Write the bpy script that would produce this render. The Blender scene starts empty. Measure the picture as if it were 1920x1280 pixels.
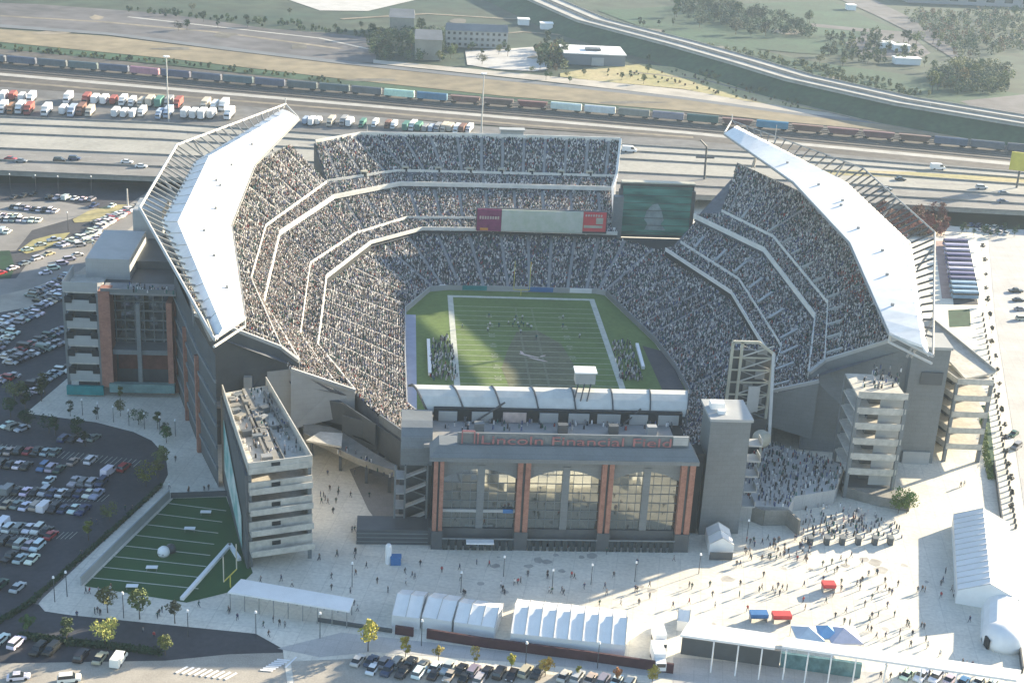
import bpy, bmesh, math, random
import numpy as np
from mathutils import Vector, Matrix
rnd = random.Random(7)
nrs = np.random.RandomState(11)
scene = bpy.context.scene
COL = scene.collection

# ------------------------------------------------------------------ camera model (survey of the photograph)
FPX = 2718.439392
CAM = np.array([-44.3727, -428.9367, 172.9368])
def _axes():
    vx, vy, roll = 766.69315, -430.70046, -.055391896
    d = np.array([vx - 960, -(vy - 640), FPX]); d /= np.linalg.norm(d)
    Y = (FPX * d[2]) / (d[1] - roll * d[0])
    dn = np.array([roll * Y, -Y, FPX]); dn /= np.linalg.norm(dn)
    Z = -dn
    X = np.cross(d, Z)
    if X[0] < 0: X = -X
    return np.stack([X, d, Z])
AX = _axes()
def ray(px, py):
    w = AX @ np.array([px - 960, -(py - 640), FPX]); return w / np.linalg.norm(w)
def G(px, py, z=0.0):
    """where the line of sight through a photograph point meets the level z (survey helper)"""
    r = ray(px, py); t = (z - CAM[2]) / r[2]; q = CAM + t * r
    return Vector((q[0], q[1], z))
def GY(px, py, y):
    r = ray(px, py); t = (y - CAM[1]) / r[1]; q = CAM + t * r
    return Vector(q)

# ------------------------------------------------------------------ mesh builder
class MB:
    def __init__(s): s.v = []; s.f = []; s.m = []
    def add(s, verts, faces, m=0):
        o = len(s.v); s.v += [tuple(map(float, p)) for p in verts]
        s.f += [tuple(o + i for i in f) for f in faces]; s.m += [m] * len(faces)
    def poly(s, pts, m=0): s.add(pts, [tuple(range(len(pts)))], m)
    def prism(s, pts, z0, z1, m=0, mt=None):
        n = len(pts); b = [(p[0], p[1], z0) for p in pts]; t = [(p[0], p[1], z1) for p in pts]
        a = sum(pts[i][0] * pts[(i + 1) % n][1] - pts[(i + 1) % n][0] * pts[i][1] for i in range(n))
        if a < 0: b.reverse(); t.reverse()
        o = len(s.v); s.v += [tuple(map(float, p)) for p in b + t]
        s.f.append(tuple(o + i for i in reversed(range(n)))); s.m.append(m)
        s.f.append(tuple(o + n + i for i in range(n))); s.m.append(m if mt is None else mt)
        for i in range(n):
            j = (i + 1) % n; s.f.append((o + i, o + j, o + n + j, o + n + i)); s.m.append(m)
    def loft(s, bot, top, m=0, caps=True):
        n = len(bot); o = len(s.v); s.v += [tuple(map(float, p)) for p in list(bot) + list(top)]
        for i in range(n):
            j = (i + 1) % n; s.f.append((o + i, o + j, o + n + j, o + n + i)); s.m.append(m)
        if caps:
            s.f.append(tuple(o + i for i in reversed(range(n)))); s.m.append(m)
            s.f.append(tuple(o + n + i for i in range(n))); s.m.append(m)
    def box(s, c, size, rz=0.0, m=0):
        x, y, z = [k / 2 for k in size]; cs, sn = math.cos(rz), math.sin(rz)
        P = []
        for dz in (-z, z):
            for dx, dy in ((-x, -y), (x, -y), (x, y), (-x, y)):
                P.append((c[0] + dx * cs - dy * sn, c[1] + dx * sn + dy * cs, c[2] + dz))
        s.add(P, [(3, 2, 1, 0), (4, 5, 6, 7), (0, 1, 5, 4), (1, 2, 6, 5), (2, 3, 7, 6), (3, 0, 4, 7)], m)
    def beam(s, p, q, w, h, m=0):
        p = Vector(p); q = Vector(q); d = (q - p)
        if d.length < 1e-6: return
        d.normalize(); up = Vector((0, 0, 1))
        if abs(d.z) > .98: up = Vector((0, 1, 0))
        a = d.cross(up).normalized() * (w / 2); b = a.cross(d).normalized() * (h / 2)
        s.loft([p - a - b, p + a - b, p + a + b, p - a + b], [q - a - b, q + a - b, q + a + b, q - a + b], m)
    def tube(s, p, q, r0, r1=None, n=7, m=0):
        p = Vector(p); q = Vector(q); d = (q - p).normalized(); r1 = r0 if r1 is None else r1
        up = Vector((0, 0, 1)) if abs(d.z) < .95 else Vector((1, 0, 0))
        a = d.cross(up).normalized(); b = d.cross(a).normalized()
        f = lambda c, r: [c + a * (r * math.cos(2 * math.pi * i / n)) + b * (r * math.sin(2 * math.pi * i / n)) for i in range(n)]
        s.loft(f(p, r0), f(q, r1), m)
    def lathe(s, c, prof, n=12, m=0):
        o = len(s.v)
        for (r, z) in prof:
            for i in range(n):
                a = 2 * math.pi * i / n; s.v.append((c[0] + r * math.cos(a), c[1] + r * math.sin(a), c[2] + z))
        for k in range(len(prof) - 1):
            for i in range(n):
                j = (i + 1) % n
                s.f.append((o + k * n + i, o + k * n + j, o + (k + 1) * n + j, o + (k + 1) * n + i)); s.m.append(m)
        s.f.append(tuple(o + i for i in reversed(range(n)))); s.m.append(m)
        s.f.append(tuple(o + (len(prof) - 1) * n + i for i in range(n))); s.m.append(m)
    def grid(s, rows, m=0):
        """rows: list of equally long point lists -> quads"""
        n = len(rows[0]); o = len(s.v)
        for r in rows: s.v += [tuple(map(float, p)) for p in r]
        for k in range(len(rows) - 1):
            for i in range(n - 1):
                s.f.append((o + k * n + i, o + k * n + i + 1, o + (k + 1) * n + i + 1, o + (k + 1) * n + i)); s.m.append(m)
    def build(s, name, mats, parent=None, smooth=False):
        me = bpy.data.meshes.new(name); me.from_pydata(s.v, [], s.f)
        if not isinstance(mats, (list, tuple)): mats = [mats]
        for mt in mats: me.materials.append(mt)
        if len(mats) > 1: me.polygons.foreach_set('material_index', s.m)
        if smooth: me.polygons.foreach_set('use_smooth', [True] * len(me.polygons))
        me.update()
        return link(name, me, parent)
def link(name, me, parent=None):
    o = bpy.data.objects.new(name, me); COL.objects.link(o)
    if parent is not None:
        o.parent = parent; o.matrix_parent_inverse = Matrix.Translation(-Vector(parent.location))
    return o
def tag(o, label, cat, group=None, kind=None):
    o['label'] = label; o['category'] = cat
    if group: o['group'] = group
    if kind: o['kind'] = kind
    return o
def thing(name, label, cat, loc=(0, 0, 0), group=None):
    o = bpy.data.objects.new(name, None); COL.objects.link(o); o.location = loc; o.empty_display_size = .5
    return tag(o, label, cat, group)
def structure(o): o['kind'] = 'structure'; return o
def copy_tree(src, loc, rz=0.0, scale=None, label=None, group=None, color=None):
    r = src.copy(); COL.objects.link(r); r.location = loc; r.rotation_euler = (0, 0, rz)
    if scale: r.scale = scale if isinstance(scale, (tuple, list)) else (scale,) * 3
    if label: r['label'] = label
    if group: r['group'] = group
    if color: r.color = color
    for ch in list(src.children):
        c = ch.copy(); COL.objects.link(c); c.parent = r
        if color: c.color = color
        for gch in list(ch.children):
            d = gch.copy(); COL.objects.link(d); d.parent = c
            if color: d.color = color
    return r
def drop(src):
    for ch in list(src.children):
        for g in list(ch.children): bpy.data.objects.remove(g)
        bpy.data.objects.remove(ch)
    bpy.data.objects.remove(src)

# ------------------------------------------------------------------ materials
def mat(name, col, rough=.85, metal=0.0, noise=0.0, scale=.2, col2=None, objcol=False, spec=.3, fine=0.0, fscale=3.0, bump=0.0):
    m = bpy.data.materials.new(name); m.use_nodes = True
    nt = m.node_tree; N = nt.nodes; L = nt.links
    b = N['Principled BSDF']; b.inputs['Roughness'].default_value = rough; b.inputs['Metallic'].default_value = metal
    b.inputs['Specular IOR Level'].default_value = spec
    c = (*col, 1)
    src = None
    if objcol:
        oi = N.new('ShaderNodeObjectInfo'); src = oi.outputs['Color']
    if noise or col2:
        tc = N.new('ShaderNodeNewGeometry'); nz = N.new('ShaderNodeTexNoise'); nz.inputs['Scale'].default_value = scale
        nz.inputs['Detail'].default_value = 6; nz.inputs['Roughness'].default_value = .65
        L.new(tc.outputs['Position'], nz.inputs['Vector'])
        rp = N.new('ShaderNodeValToRGB'); rp.color_ramp.elements[0].position = .34; rp.color_ramp.elements[1].position = .66
        if col2: a, d = col, col2
        else: a = tuple(k * (1 - noise) for k in col); d = tuple(k * (1 + noise) for k in col)
        if objcol and not col2: a = (1 - noise,) * 3; d = (1 + noise * .5,) * 3
        rp.color_ramp.elements[0].color = (*a, 1); rp.color_ramp.elements[1].color = (*d, 1)
        L.new(nz.outputs['Fac'], rp.inputs['Fac'])
        out = rp.outputs['Color']
        if src is not None:
            mx = N.new('ShaderNodeMix'); mx.data_type = 'RGBA'; mx.blend_type = 'MULTIPLY'; mx.inputs[0].default_value = 1
            L.new(src, mx.inputs[6]); L.new(out, mx.inputs[7]); out = mx.outputs[2]
        src = out
    if fine:
        tc2 = N.new('ShaderNodeNewGeometry'); n2 = N.new('ShaderNodeTexNoise'); n2.inputs['Scale'].default_value = fscale
        n2.inputs['Detail'].default_value = 3
        L.new(tc2.outputs['Position'], n2.inputs['Vector'])
        mr = N.new('ShaderNodeMapRange'); mr.inputs['From Min'].default_value = .3; mr.inputs['From Max'].default_value = .7
        mr.inputs['To Min'].default_value = 1 - fine; mr.inputs['To Max'].default_value = 1 + fine
        L.new(n2.outputs['Fac'], mr.inputs['Value'])
        mx = N.new('ShaderNodeMix'); mx.data_type = 'RGBA'; mx.blend_type = 'MULTIPLY'; mx.inputs[0].default_value = 1
        if src is None: mx.inputs[6].default_value = c
        else: L.new(src, mx.inputs[6])
        L.new(mr.outputs['Result'], mx.inputs[7]); src = mx.outputs[2]
    if src is None: b.inputs['Base Color'].default_value = c
    else: L.new(src, b.inputs['Base Color'])
    return m
def mat_attr(name, rough=.9):
    m = bpy.data.materials.new(name); m.use_nodes = True
    nt = m.node_tree; b = nt.nodes['Principled BSDF']; b.inputs['Roughness'].default_value = rough
    b.inputs['Specular IOR Level'].default_value = .15
    a = nt.nodes.new('ShaderNodeAttribute'); a.attribute_name = 'Col'
    nt.links.new(a.outputs['Color'], b.inputs['Base Color'])
    return m
def add_joints(m, sx, sy, amount, mortar=.012, axes='XY', rot=0.0):
    nt = m.node_tree; N = nt.nodes; L = nt.links; b = N['Principled BSDF']
    g = N.new('ShaderNodeNewGeometry'); mp = N.new('ShaderNodeMapping'); mp.inputs['Rotation'].default_value = (0, 0, rot)
    br = N.new('ShaderNodeTexBrick'); br.offset = 0.0 if axes == 'XY' else .5; br.inputs['Scale'].default_value = 1.0; br.inputs['Brick Width'].default_value = sx; br.inputs['Row Height'].default_value = sy; br.inputs['Mortar Size'].default_value = mortar
    br.inputs['Color1'].default_value = (1, 1, 1, 1); br.inputs['Color2'].default_value = (1 - amount * .35,) * 3 + (1,); br.inputs['Mortar'].default_value = (1 - amount,) * 3 + (1,)
    src = g.outputs['Position']
    if axes == 'XZ':
        sp = N.new('ShaderNodeSeparateXYZ'); cb = N.new('ShaderNodeCombineXYZ'); ad = N.new('ShaderNodeMath'); ad.operation = 'ADD'
        L.new(src, sp.inputs[0]); L.new(sp.outputs[0], ad.inputs[0]); L.new(sp.outputs[1], ad.inputs[1]); L.new(ad.outputs[0], cb.inputs[0]); L.new(sp.outputs[2], cb.inputs[1]); src = cb.outputs[0]
    L.new(src, mp.inputs['Vector']); L.new(mp.outputs['Vector'], br.inputs['Vector'])
    old = b.inputs['Base Color'].links[0].from_socket
    mx = N.new('ShaderNodeMix'); mx.data_type = 'RGBA'; mx.blend_type = 'MULTIPLY'; mx.inputs[0].default_value = 1
    L.new(old, mx.inputs[6]); L.new(br.outputs['Color'], mx.inputs[7]); L.new(mx.outputs[2], b.inputs['Base Color'])
M = {}
M['concrete'] = mat('pale concrete', (.36, .35, .32), noise=.18, scale=.12, fine=.08)
M['plaza'] = mat('plaza paving', (.66, .625, .535), noise=.12, scale=.05, fine=.10, fscale=1.2)
M['walk'] = mat('walkway concrete', (.44, .43, .41), noise=.12, scale=.08, fine=.08)
M['asphalt'] = mat('dark asphalt', (.06, .06, .066), noise=.22, scale=.06, fine=.12, fscale=.8)
M['asphalt_light'] = mat('light grey asphalt', (.22, .21, .195), noise=.2, scale=.05, fine=.1)
M['beige_lot'] = mat('dusty lot and sunlit road beige', (.36, .33, .28), noise=.2, scale=.06, fine=.12)
M['highway'] = mat('highway concrete', (.31, .30, .265), noise=.16, scale=.03, fine=.1, fscale=.5)
M['barrier'] = mat('barrier concrete', (.24, .23, .21), noise=.2, scale=.2)
M['sand'] = mat('sandy track bed', (.20, .165, .105), noise=.25, scale=.012, fine=.2, fscale=.1)
M['ballast'] = mat('rail ballast', (.085, .075, .065), noise=.35, scale=.02, fine=.25, fscale=.2)
M['greylot'] = mat('grey lot', (.10, .094, .096), noise=.3, scale=.012, fine=.25, fscale=.08)
M['darkstrip'] = mat('dark road strip', (.13, .14, .15), noise=.15, scale=.05)
M['ground'] = mat('far grassland', (.018, .042, .026), col2=(.045, .058, .036), scale=.011, fine=.4, fscale=.05)
M['grass'] = mat('grass', (.018, .055, .026), noise=.3, scale=.02, fine=.25, fscale=.3)
M['drygrass'] = mat('dry grass', (.27, .25, .10), col2=(.36, .30, .17), scale=.03, fine=.2, fscale=.4)
M['bank'] = mat('green bank', (.028, .064, .03), noise=.3, scale=.03, fine=.2, fscale=.3)
M['turf'] = mat('field turf', (.10, .155, .04), noise=.14, scale=.06, fine=.14, fscale=.7)
M['turf_worn'] = mat('worn turf', (.115, .12, .065), noise=.2, scale=.15, fine=.15, fscale=1.0)
M['turf_art'] = mat('practice turf', (.034, .092, .03), noise=.1, scale=.1)
M['faint'] = mat('worn field paint', (.24, .28, .18), noise=.2, scale=.6)
M['white_line'] = mat('white field paint', (.46, .48, .42), noise=.15, scale=.5)
M['white'] = mat('white paint', (.78, .78, .77), rough=.5, noise=.05, scale=.3)
M['roof_white'] = mat('white roof membrane', (.80, .79, .76), rough=.7, noise=.09, scale=.08, fine=.04, fscale=.6)
M['fabric'] = mat('white tent fabric', (.78, .78, .76), rough=.6, noise=.05, scale=.3)
M['fascia'] = mat('white fascia', (.66, .65, .60), rough=.6, noise=.1, scale=.3)
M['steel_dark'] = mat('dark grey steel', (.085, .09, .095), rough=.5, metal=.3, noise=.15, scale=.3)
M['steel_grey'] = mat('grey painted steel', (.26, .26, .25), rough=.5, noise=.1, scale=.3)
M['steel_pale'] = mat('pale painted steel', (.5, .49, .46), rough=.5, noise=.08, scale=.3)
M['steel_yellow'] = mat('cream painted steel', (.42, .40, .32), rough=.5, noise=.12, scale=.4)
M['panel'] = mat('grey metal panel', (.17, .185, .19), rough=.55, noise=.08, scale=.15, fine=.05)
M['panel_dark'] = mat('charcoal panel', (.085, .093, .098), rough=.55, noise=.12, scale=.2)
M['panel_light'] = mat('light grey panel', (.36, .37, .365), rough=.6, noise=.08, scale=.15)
M['brick'] = mat('red brick', (.33, .165, .12), rough=.85, noise=.16, scale=.6, fine=.1, fscale=2)
M['deck'] = mat('stand concrete', (.25, .25, .245), noise=.15, scale=.2)
M['seats'] = mat('dark blue grey seating', (.12, .128, .145), noise=.2, scale=.4)
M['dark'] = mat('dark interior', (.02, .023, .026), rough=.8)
M['dull_conc'] = mat('dull brownish concrete', (.22, .21, .185), noise=.25, scale=.15, fine=.1)  # darker and browner than the pale concrete, with blotchy tone
M['landing'] = mat('landing concrete', (.46, .44, .39), noise=.15, scale=.2, fine=.12, fscale=1)
M['trunk'] = mat('bark', (.09, .07, .05), noise=.2, scale=2)
M['leaf'] = mat('foliage', (.1, .1, .1), objcol=True, noise=.35, scale=.8, rough=.8)
M['paint'] = mat('vehicle paint', (.5, .5, .5), rough=.3, objcol=True, spec=.5)
M['carglass'] = mat('vehicle glass', (.02, .025, .03), rough=.1, spec=.6)
M['maroon'] = mat('dark maroon cladding', (.075, .035, .04), noise=.15, scale=.4)
M['tyre'] = mat('tyre rubber', (.02, .02, .02), rough=.9)
M['objcol'] = mat('painted sheet', (.5, .5, .5), rough=.65, objcol=True, noise=.18, scale=.25)
M['skin'] = mat('skin', (.42, .25, .17), rough=.6)
M['hair'] = mat('hair', (.04, .03, .025), rough=.8)
M['trousers'] = mat('dark trousers', (.045, .05, .065), rough=.9)
M['red_letter'] = mat('red sign letter', (.33, .14, .14), rough=.5)
M['letter_face'] = mat('pale letter face', (.50, .40, .36), rough=.4, noise=.2, scale=.6)
M['glass'] = mat('tinted glass', (.03, .04, .042), rough=.04, spec=.9)
M['mullion'] = mat('window mullion', (.2, .215, .22), rough=.5)
M['blue'] = mat('blue panel', (.05, .16, .36), rough=.5, noise=.1, scale=.5)
M['teal'] = mat('teal panel', (.02, .22, .22), rough=.5, noise=.2, scale=.3)
M['red'] = mat('red panel', (.55, .06, .06), rough=.6, noise=.1, scale=.5)
M['yellow'] = mat('yellow sheet', (.52, .46, .08), rough=.6, noise=.12, scale=.2)
M['crowd'] = mat_attr('crowd clothing')

add_joints(M['plaza'], 5.0, 5.0, .16, .10, 'XY', .2); add_joints(M['walk'], 3.0, 3.0, .14, .08, 'XY', .2)
add_joints(M['panel'], 2.4, 1.2, .16, .05, 'XZ'); add_joints(M['panel_light'], 3.0, 1.5, .13, .05, 'XZ'); add_joints(M['brick'], .9, .3, .22, .03, 'XZ'); add_joints(M['highway'], 400, 3.7, .10, .12, 'XY', -.03)
# ------------------------------------------------------------------ small helpers
def V3(x, y, z): return Vector((x, y, z))
def lerp(a, b, t): return a + (b - a) * t
def sheet(name, pts, z, material, parent=None):
    mb = MB(); P = [G(p[0], p[1], 0) for p in pts]
    a = sum(P[i].x * P[(i + 1) % len(P)].y - P[(i + 1) % len(P)].x * P[i].y for i in range(len(P)))
    if a < 0: P.reverse()
    mb.poly([(p.x, p.y, z) for p in P])
    return structure(mb.build(name, material))
def band(name, upper, lower, z, material):
    return sheet(name, list(upper) + list(reversed(lower)), z, material)
def text_mesh(s, size, depth=0.05, bold=0.0):
    cu = bpy.data.curves.new('lettering', 'FONT'); cu.body = s; cu.size = size; cu.extrude = depth; cu.align_x = 'LEFT'; cu.offset = bold
    o = bpy.data.objects.new('lettering', cu); COL.objects.link(o)
    dg = bpy.context.evaluated_depsgraph_get(); dg.update()
    me = bpy.data.meshes.new_from_object(o.evaluated_get(dg))
    bpy.data.objects.remove(o); bpy.data.curves.remove(cu)
    return me
ORD = ['first', 'second', 'third', 'fourth', 'fifth', 'sixth', 'seventh', 'eighth', 'ninth', 'tenth', 'eleventh', 'twelfth', 'thirteenth', 'fourteenth', 'fifteenth', 'sixteenth', 'seventeenth', 'eighteenth', 'nineteenth', 'twentieth', 'twenty-first', 'twenty-second', 'twenty-third', 'twenty-fourth', 'twenty-fifth', 'twenty-sixth', 'twenty-seventh', 'twenty-eighth', 'twenty-ninth', 'thirtieth', 'thirty-first', 'thirty-second', 'thirty-third', 'thirty-fourth', 'thirty-fifth', 'thirty-sixth', 'thirty-seventh', 'thirty-eighth', 'thirty-ninth', 'fortieth']
# ------------------------------------------------------------------ GROUND, ROADS, FIELDS
gb = MB(); gb.poly([(-3000, -1500, -.3), (3000, -1500, -.3), (3000, 4000, -.3), (-3000, 4000, -.3)])
structure(gb.build('ground', M['ground']))
mb = MB(); mb.poly([(-420, -520, -.12), (330, -520, -.12), (330, -60, -.12), (120, 60, -.12), (-150, 60, -.12), (-420, 60, -.12)]); structure(mb.build('outer_car_park', M['asphalt_light']))
# near ground; the sunlit part of the left lot is coloured lighter
sheet('car_park', [(-120, 345), (430, 340), (620, 420), (420, 850), (310, 905), (60, 1130), (110, 1142), (480, 1188), (530, 1216), (540, 1330), (-160, 1330)], 0.0, M['asphalt'])
sheet('upper_car_park', [(-80, 380), (110, 378), (190, 392), (130, 412), (60, 432), (30, 470), (-80, 480)], .06, M['asphalt_light'])
sheet('service_road', [(-80, 572), (60, 536), (150, 503), (225, 432), (320, 352), (345, 362), (330, 392), (262, 430), (190, 500), (190, 540), (60, 575), (-80, 600)], .05, M['beige_lot'])  # sunlight on the road is put into this lighter beige
sheet('service_road_edge', [(-80, 528), (30, 522), (62, 480), (110, 458), (190, 420), (258, 372), (290, 352), (330, 352), (230, 440), (150, 508), (60, 540), (-80, 572)], .07, M['asphalt_light'])  # paler grey painted in where the sun falls beside the road
sheet('grass_patch', [(-80, 474), (18, 470), (28, 500), (20, 522), (-80, 528)], .10, M['grass'])
sheet('dry_grass_patch', [(136, 412), (165, 396), (210, 384), (240, 384), (225, 404), (190, 414), (140, 418)], .10, M['drygrass'])
sheet('tan_grass_patch', [(34, 470), (62, 450), (100, 440), (132, 436), (118, 450), (88, 466), (50, 476)], .10, M['drygrass'])
PLZ = [(48, 775), (100, 732), (300, 560), (600, 340), (1300, 330), (1790, 425), (1858, 430), (1868, 600), (1945, 1050), (1995, 1330), (545, 1330), (530, 1216), (480, 1188), (130, 1153), (84, 1146), (72, 1132), (80, 1122), (302, 915), (315, 890), (311, 855), (284, 826), (250, 810), (180, 792)]
sheet('plaza', PLZ, .10, M['plaza'])
sheet('beige_lot', [(-160, 1246), (130, 1241), (310, 1238), (430, 1226), (560, 1222), (640, 1250), (760, 1330), (-160, 1330)], .05, M['beige_lot'])
sheet('beige_lot_verge', [(545, 1240), (640, 1236), (700, 1232), (1000, 1262), (1250, 1284), (1250, 1335), (560, 1335)], .14, M['beige_lot'])
sheet('kerbside_walk', [(520, 1216), (640, 1186), (900, 1215), (1262, 1258), (1262, 1272), (1000, 1244), (700, 1222), (600, 1232)], .13, M['walk'])
sheet('side_car_park', [(1852, 430), (1990, 432), (2080, 1335), (1985, 1335), (1935, 1050), (1898, 800), (1866, 600)], .15, M['walk'])
sheet('gate_forecourt', [(1262, 1232), (1660, 1262), (1668, 1285), (1262, 1285)], .14, M['walk'])
sheet('dark_truck_court', [(655, 880), (750, 850), (762, 990), (722, 1000), (690, 955)], .12, M['asphalt_light'])
# crosswalks and bay stripes
mb = MB()
for i in range(7):
    a = G(488 + i * 5.2, 1256 - i * 3.2); b = G(512 + i * 5.2, 1258 - i * 3.2)
    n = (b - a).normalized().orthogonal(); n = Vector((-(b - a).y, (b - a).x, 0)).normalized() * .28
    mb.poly([(p.x, p.y, .19) for p in (a - n, b - n, b + n, a + n)])
for i in range(9):
    a = G(330 + i * 11.5, 1262 + i * 1.5); b = G(352 + i * 11.5, 1250 + i * 1.5)
    n = Vector((-(b - a).y, (b - a).x, 0)).normalized() * .3
    mb.poly([(p.x, p.y, .19) for p in (a - n, b - n, b + n, a + n)])
a = G(535, 1252); b = G(556, 1232); n = Vector((-(b - a).y, (b - a).x, 0)).normalized() * .2
mb.poly([(p.x, p.y, .19) for p in (a - n, b - n, b + n, a + n)])
structure(mb.build('road_markings', M['white']))
# paint of the parking bays in the shaded lot
mb = MB()
for (x0, y0, x1, y1, n, hx, hy) in ((-10, 845, 250, 875, 30, 15, -13), (-10, 940, 190, 940, 26, 15, -13), (-10, 1010, 130, 1010, 18, 15, -13)):
    for i in range(n):
        t = i / (n - 1); a = G(lerp(x0, x1, t), lerp(y0, y1, t)); b = G(lerp(x0, x1, t) + hx, lerp(y0, y1, t) + hy)
        k = Vector((-(b - a).y, (b - a).x, 0)).normalized() * .07
        mb.poly([(p.x, p.y, .03) for p in (a - k, b - k, b + k, a + k)])
structure(mb.build('bay_markings', M['white_line']))
# far ground
band('grey_lot', [(-80, 4), (67, 8), (302, 25), (504, 54), (640, 64), (705, 74)], [(-80, 43), (202, 62), (437, 91), (640, 116), (705, 118)], .02, M['greylot'])
band('pale_court', [(535, -14), (690, -14), (840, -14)], [(535, -2), (600, 20), (690, 21), (830, 14)][0:3], .02, M['walk'])
band('track_bed', [(-120, 48), (0, 55), (202, 68), (437, 97), (640, 121), (1280, 186), (1500, 217), (1784, 247), (1990, 268)], [(-120, 73), (0, 79), (336, 112), (640, 148), (942, 180), (1280, 208), (1515, 233), (1920, 273), (1990, 280)], .05, M['sand'])
band('dark_road', [(-120, 36), (0, 46), (202, 61), (437, 90), (640, 114), (1280, 182), (1500, 212), (1784, 243), (1990, 263)], [(-120, 43), (0, 52), (202, 66), (437, 96), (640, 120), (1280, 187), (1500, 217), (1784, 247), (1990, 268)], .08, M['darkstrip'])
band('pale_shoulder', [(700, 112), (1000, 140), (1280, 168), (1500, 204), (1700, 232)], [(700, 119), (1000, 150), (1280, 182), (1500, 212), (1700, 237)], .03, M['beige_lot'])
band('grass_verge', [(-120, 75), (0, 80), (336, 113), (640, 149), (942, 181), (1280, 209)], [(-120, 88), (0, 92), (336, 124), (640, 159), (942, 188), (1280, 214)], .07, M['bank'])
band('rail_yard', [(-120, 87), (0, 91), (640, 158), (1280, 210), (1920, 274), (1990, 281)], [(-120, 152), (0, 163), (640, 214), (1280, 262), (1500, 283), (1990, 328)], .04, M['ballast'])
band('yard_road', [(-120, 128), (0, 137), (640, 192), (1280, 246), (1468, 265), (1891, 304), (1990, 313)], [(-120, 133), (0, 142), (640, 197), (1280, 251), (1468, 270), (1891, 310), (1990, 319)], .09, M['concrete'])
M['lorry_ground'] = mat('lorry park tarmac', (.13, .128, .125), noise=.25, scale=.03, fine=.2, fscale=.15)
band('truck_park', [(-120, 152), (0, 163), (480, 200), (900, 236), (1280, 262), (1500, 283), (1990, 328)], [(-120, 232), (300, 240), (900, 270), (1500, 310), (1990, 360)], .02, M['lorry_ground'])
band('dry_field', [(1050, 138), (1120, 126), (1200, 120), (1300, 130), (1400, 150), (1500, 182), (1640, 219), (1760, 243)], [(1050, 144), (1120, 152), (1280, 167), (1400, 190), (1500, 203), (1640, 224), (1760, 246)], .06, M['drygrass'])
band('pale_yard', [(872, 96), (950, 92), (1005, 88), (1028, 104)], [(876, 122), (930, 130), (1000, 134), (1032, 130)], .10, M['walk'])
band('green_field', [(1120, 20), (1300, 10), (1560, 2), (1640, 40), (1700, 60)], [(1200, 50), (1300, 80), (1500, 100), (1600, 105), (1720, 90)], .03, M['grass'])
band('green_meadow', [(1290, 62), (1500, 112), (1760, 150), (1990, 190)], [(1290, 84), (1500, 140), (1760, 195), (1990, 225)], .04, M['grass'])
band('diagonal_road', [(1545, -14), (1640, 28), (1720, 68), (1800, 118)], [(1610, -14), (1700, 30), (1760, 68), (1806, 116)][0:3] + [(1812, 116)], .05, M['greylot'])
band('side_street', [(1520, 44), (1600, 52), (1720, 62)], [(1520, 50), (1600, 58), (1720, 68)], .07, M['greylot'])
sheet('grey_yard', [(1640, 58), (1700, 60), (1745, 100), (1720, 112), (1610, 104), (1585, 80)], .06, M['greylot'])
sheet('grey_clearing', [(1800, 190), (1990, 170), (1990, 250), (1880, 225)], .06, M['greylot'])

# far embankment of the raised motorway: sloping green bank
def ribbon(name, mid, width, z, material, parent=None, thick=1.2):
    mb = MB(); pts = [Vector(p) for p in mid]; L = []; R = []
    for i, p in enumerate(pts):
        d = (pts[min(i + 1, len(pts) - 1)] - pts[max(i - 1, 0)]); d.z = 0; d.normalize(); n = Vector((-d.y, d.x, 0)) * (width / 2)
        L.append(p + n); R.append(p - n)
    dz = Vector((0, 0, thick))
    mb.grid([R, L][::-1]); mb.grid([[p - dz for p in R], [p - dz for p in L]])
    mb.grid([L, [p - dz for p in L]]); mb.grid([[p - dz for p in R], R])
    return mb, L, R
FW = [G(p[0], p[1], 9) for p in [(930, -40), (1010, -5), (1110, 38), (1280, 82), (1400, 116), (1500, 146), (1700, 190), (1920, 226), (2010, 240)]]
mb = MB(); BT = []; BB = []
for i, p in enumerate(FW):
    d = (FW[min(i + 1, len(FW) - 1)] - FW[max(i - 1, 0)]).normalized(); n = Vector((d.y, -d.x, 0))
    BT.append(p + n * 12 - V3(0, 0, 1.5)); q = p + n * 30; BB.append(V3(q.x, q.y, -.2))
mb.grid([BB, BT])
structure(mb.build('motorway_bank', M['bank']))
t = thing('motorway_viaduct', 'long raised double motorway sweeping across the far green fields at top right', 'viaduct', tuple(FW[3]))
for k in (-7.5, 7.5):
    mid = []
    for i, p in enumerate(FW):
        d = (FW[min(i + 1, len(FW) - 1)] - FW[max(i - 1, 0)]).normalized(); mid.append(p + Vector((-d.y, d.x, 0)) * k)
    mb, L, R = ribbon('carriageway', mid, 11, 9, None)
    mb.build('carriageway', M['concrete'], t)
    for S in (L, R):
        m2 = MB()
        for i in range(len(S) - 1): m2.beam(S[i] + V3(0, 0, .45), S[i + 1] + V3(0, 0, .45), .4, .9)
        m2.build('parapet', M['barrier'], t)
for i in range(len(FW) - 1):
    n = 4
    for k in range(n):
        p = FW[i].lerp(FW[i + 1], (k + .5) / n)
        m2 = MB(); m2.box((p.x, p.y, 3.9), (1.6, 14, 7.8), .4); m2.build('pier', M['barrier'], t)

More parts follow.
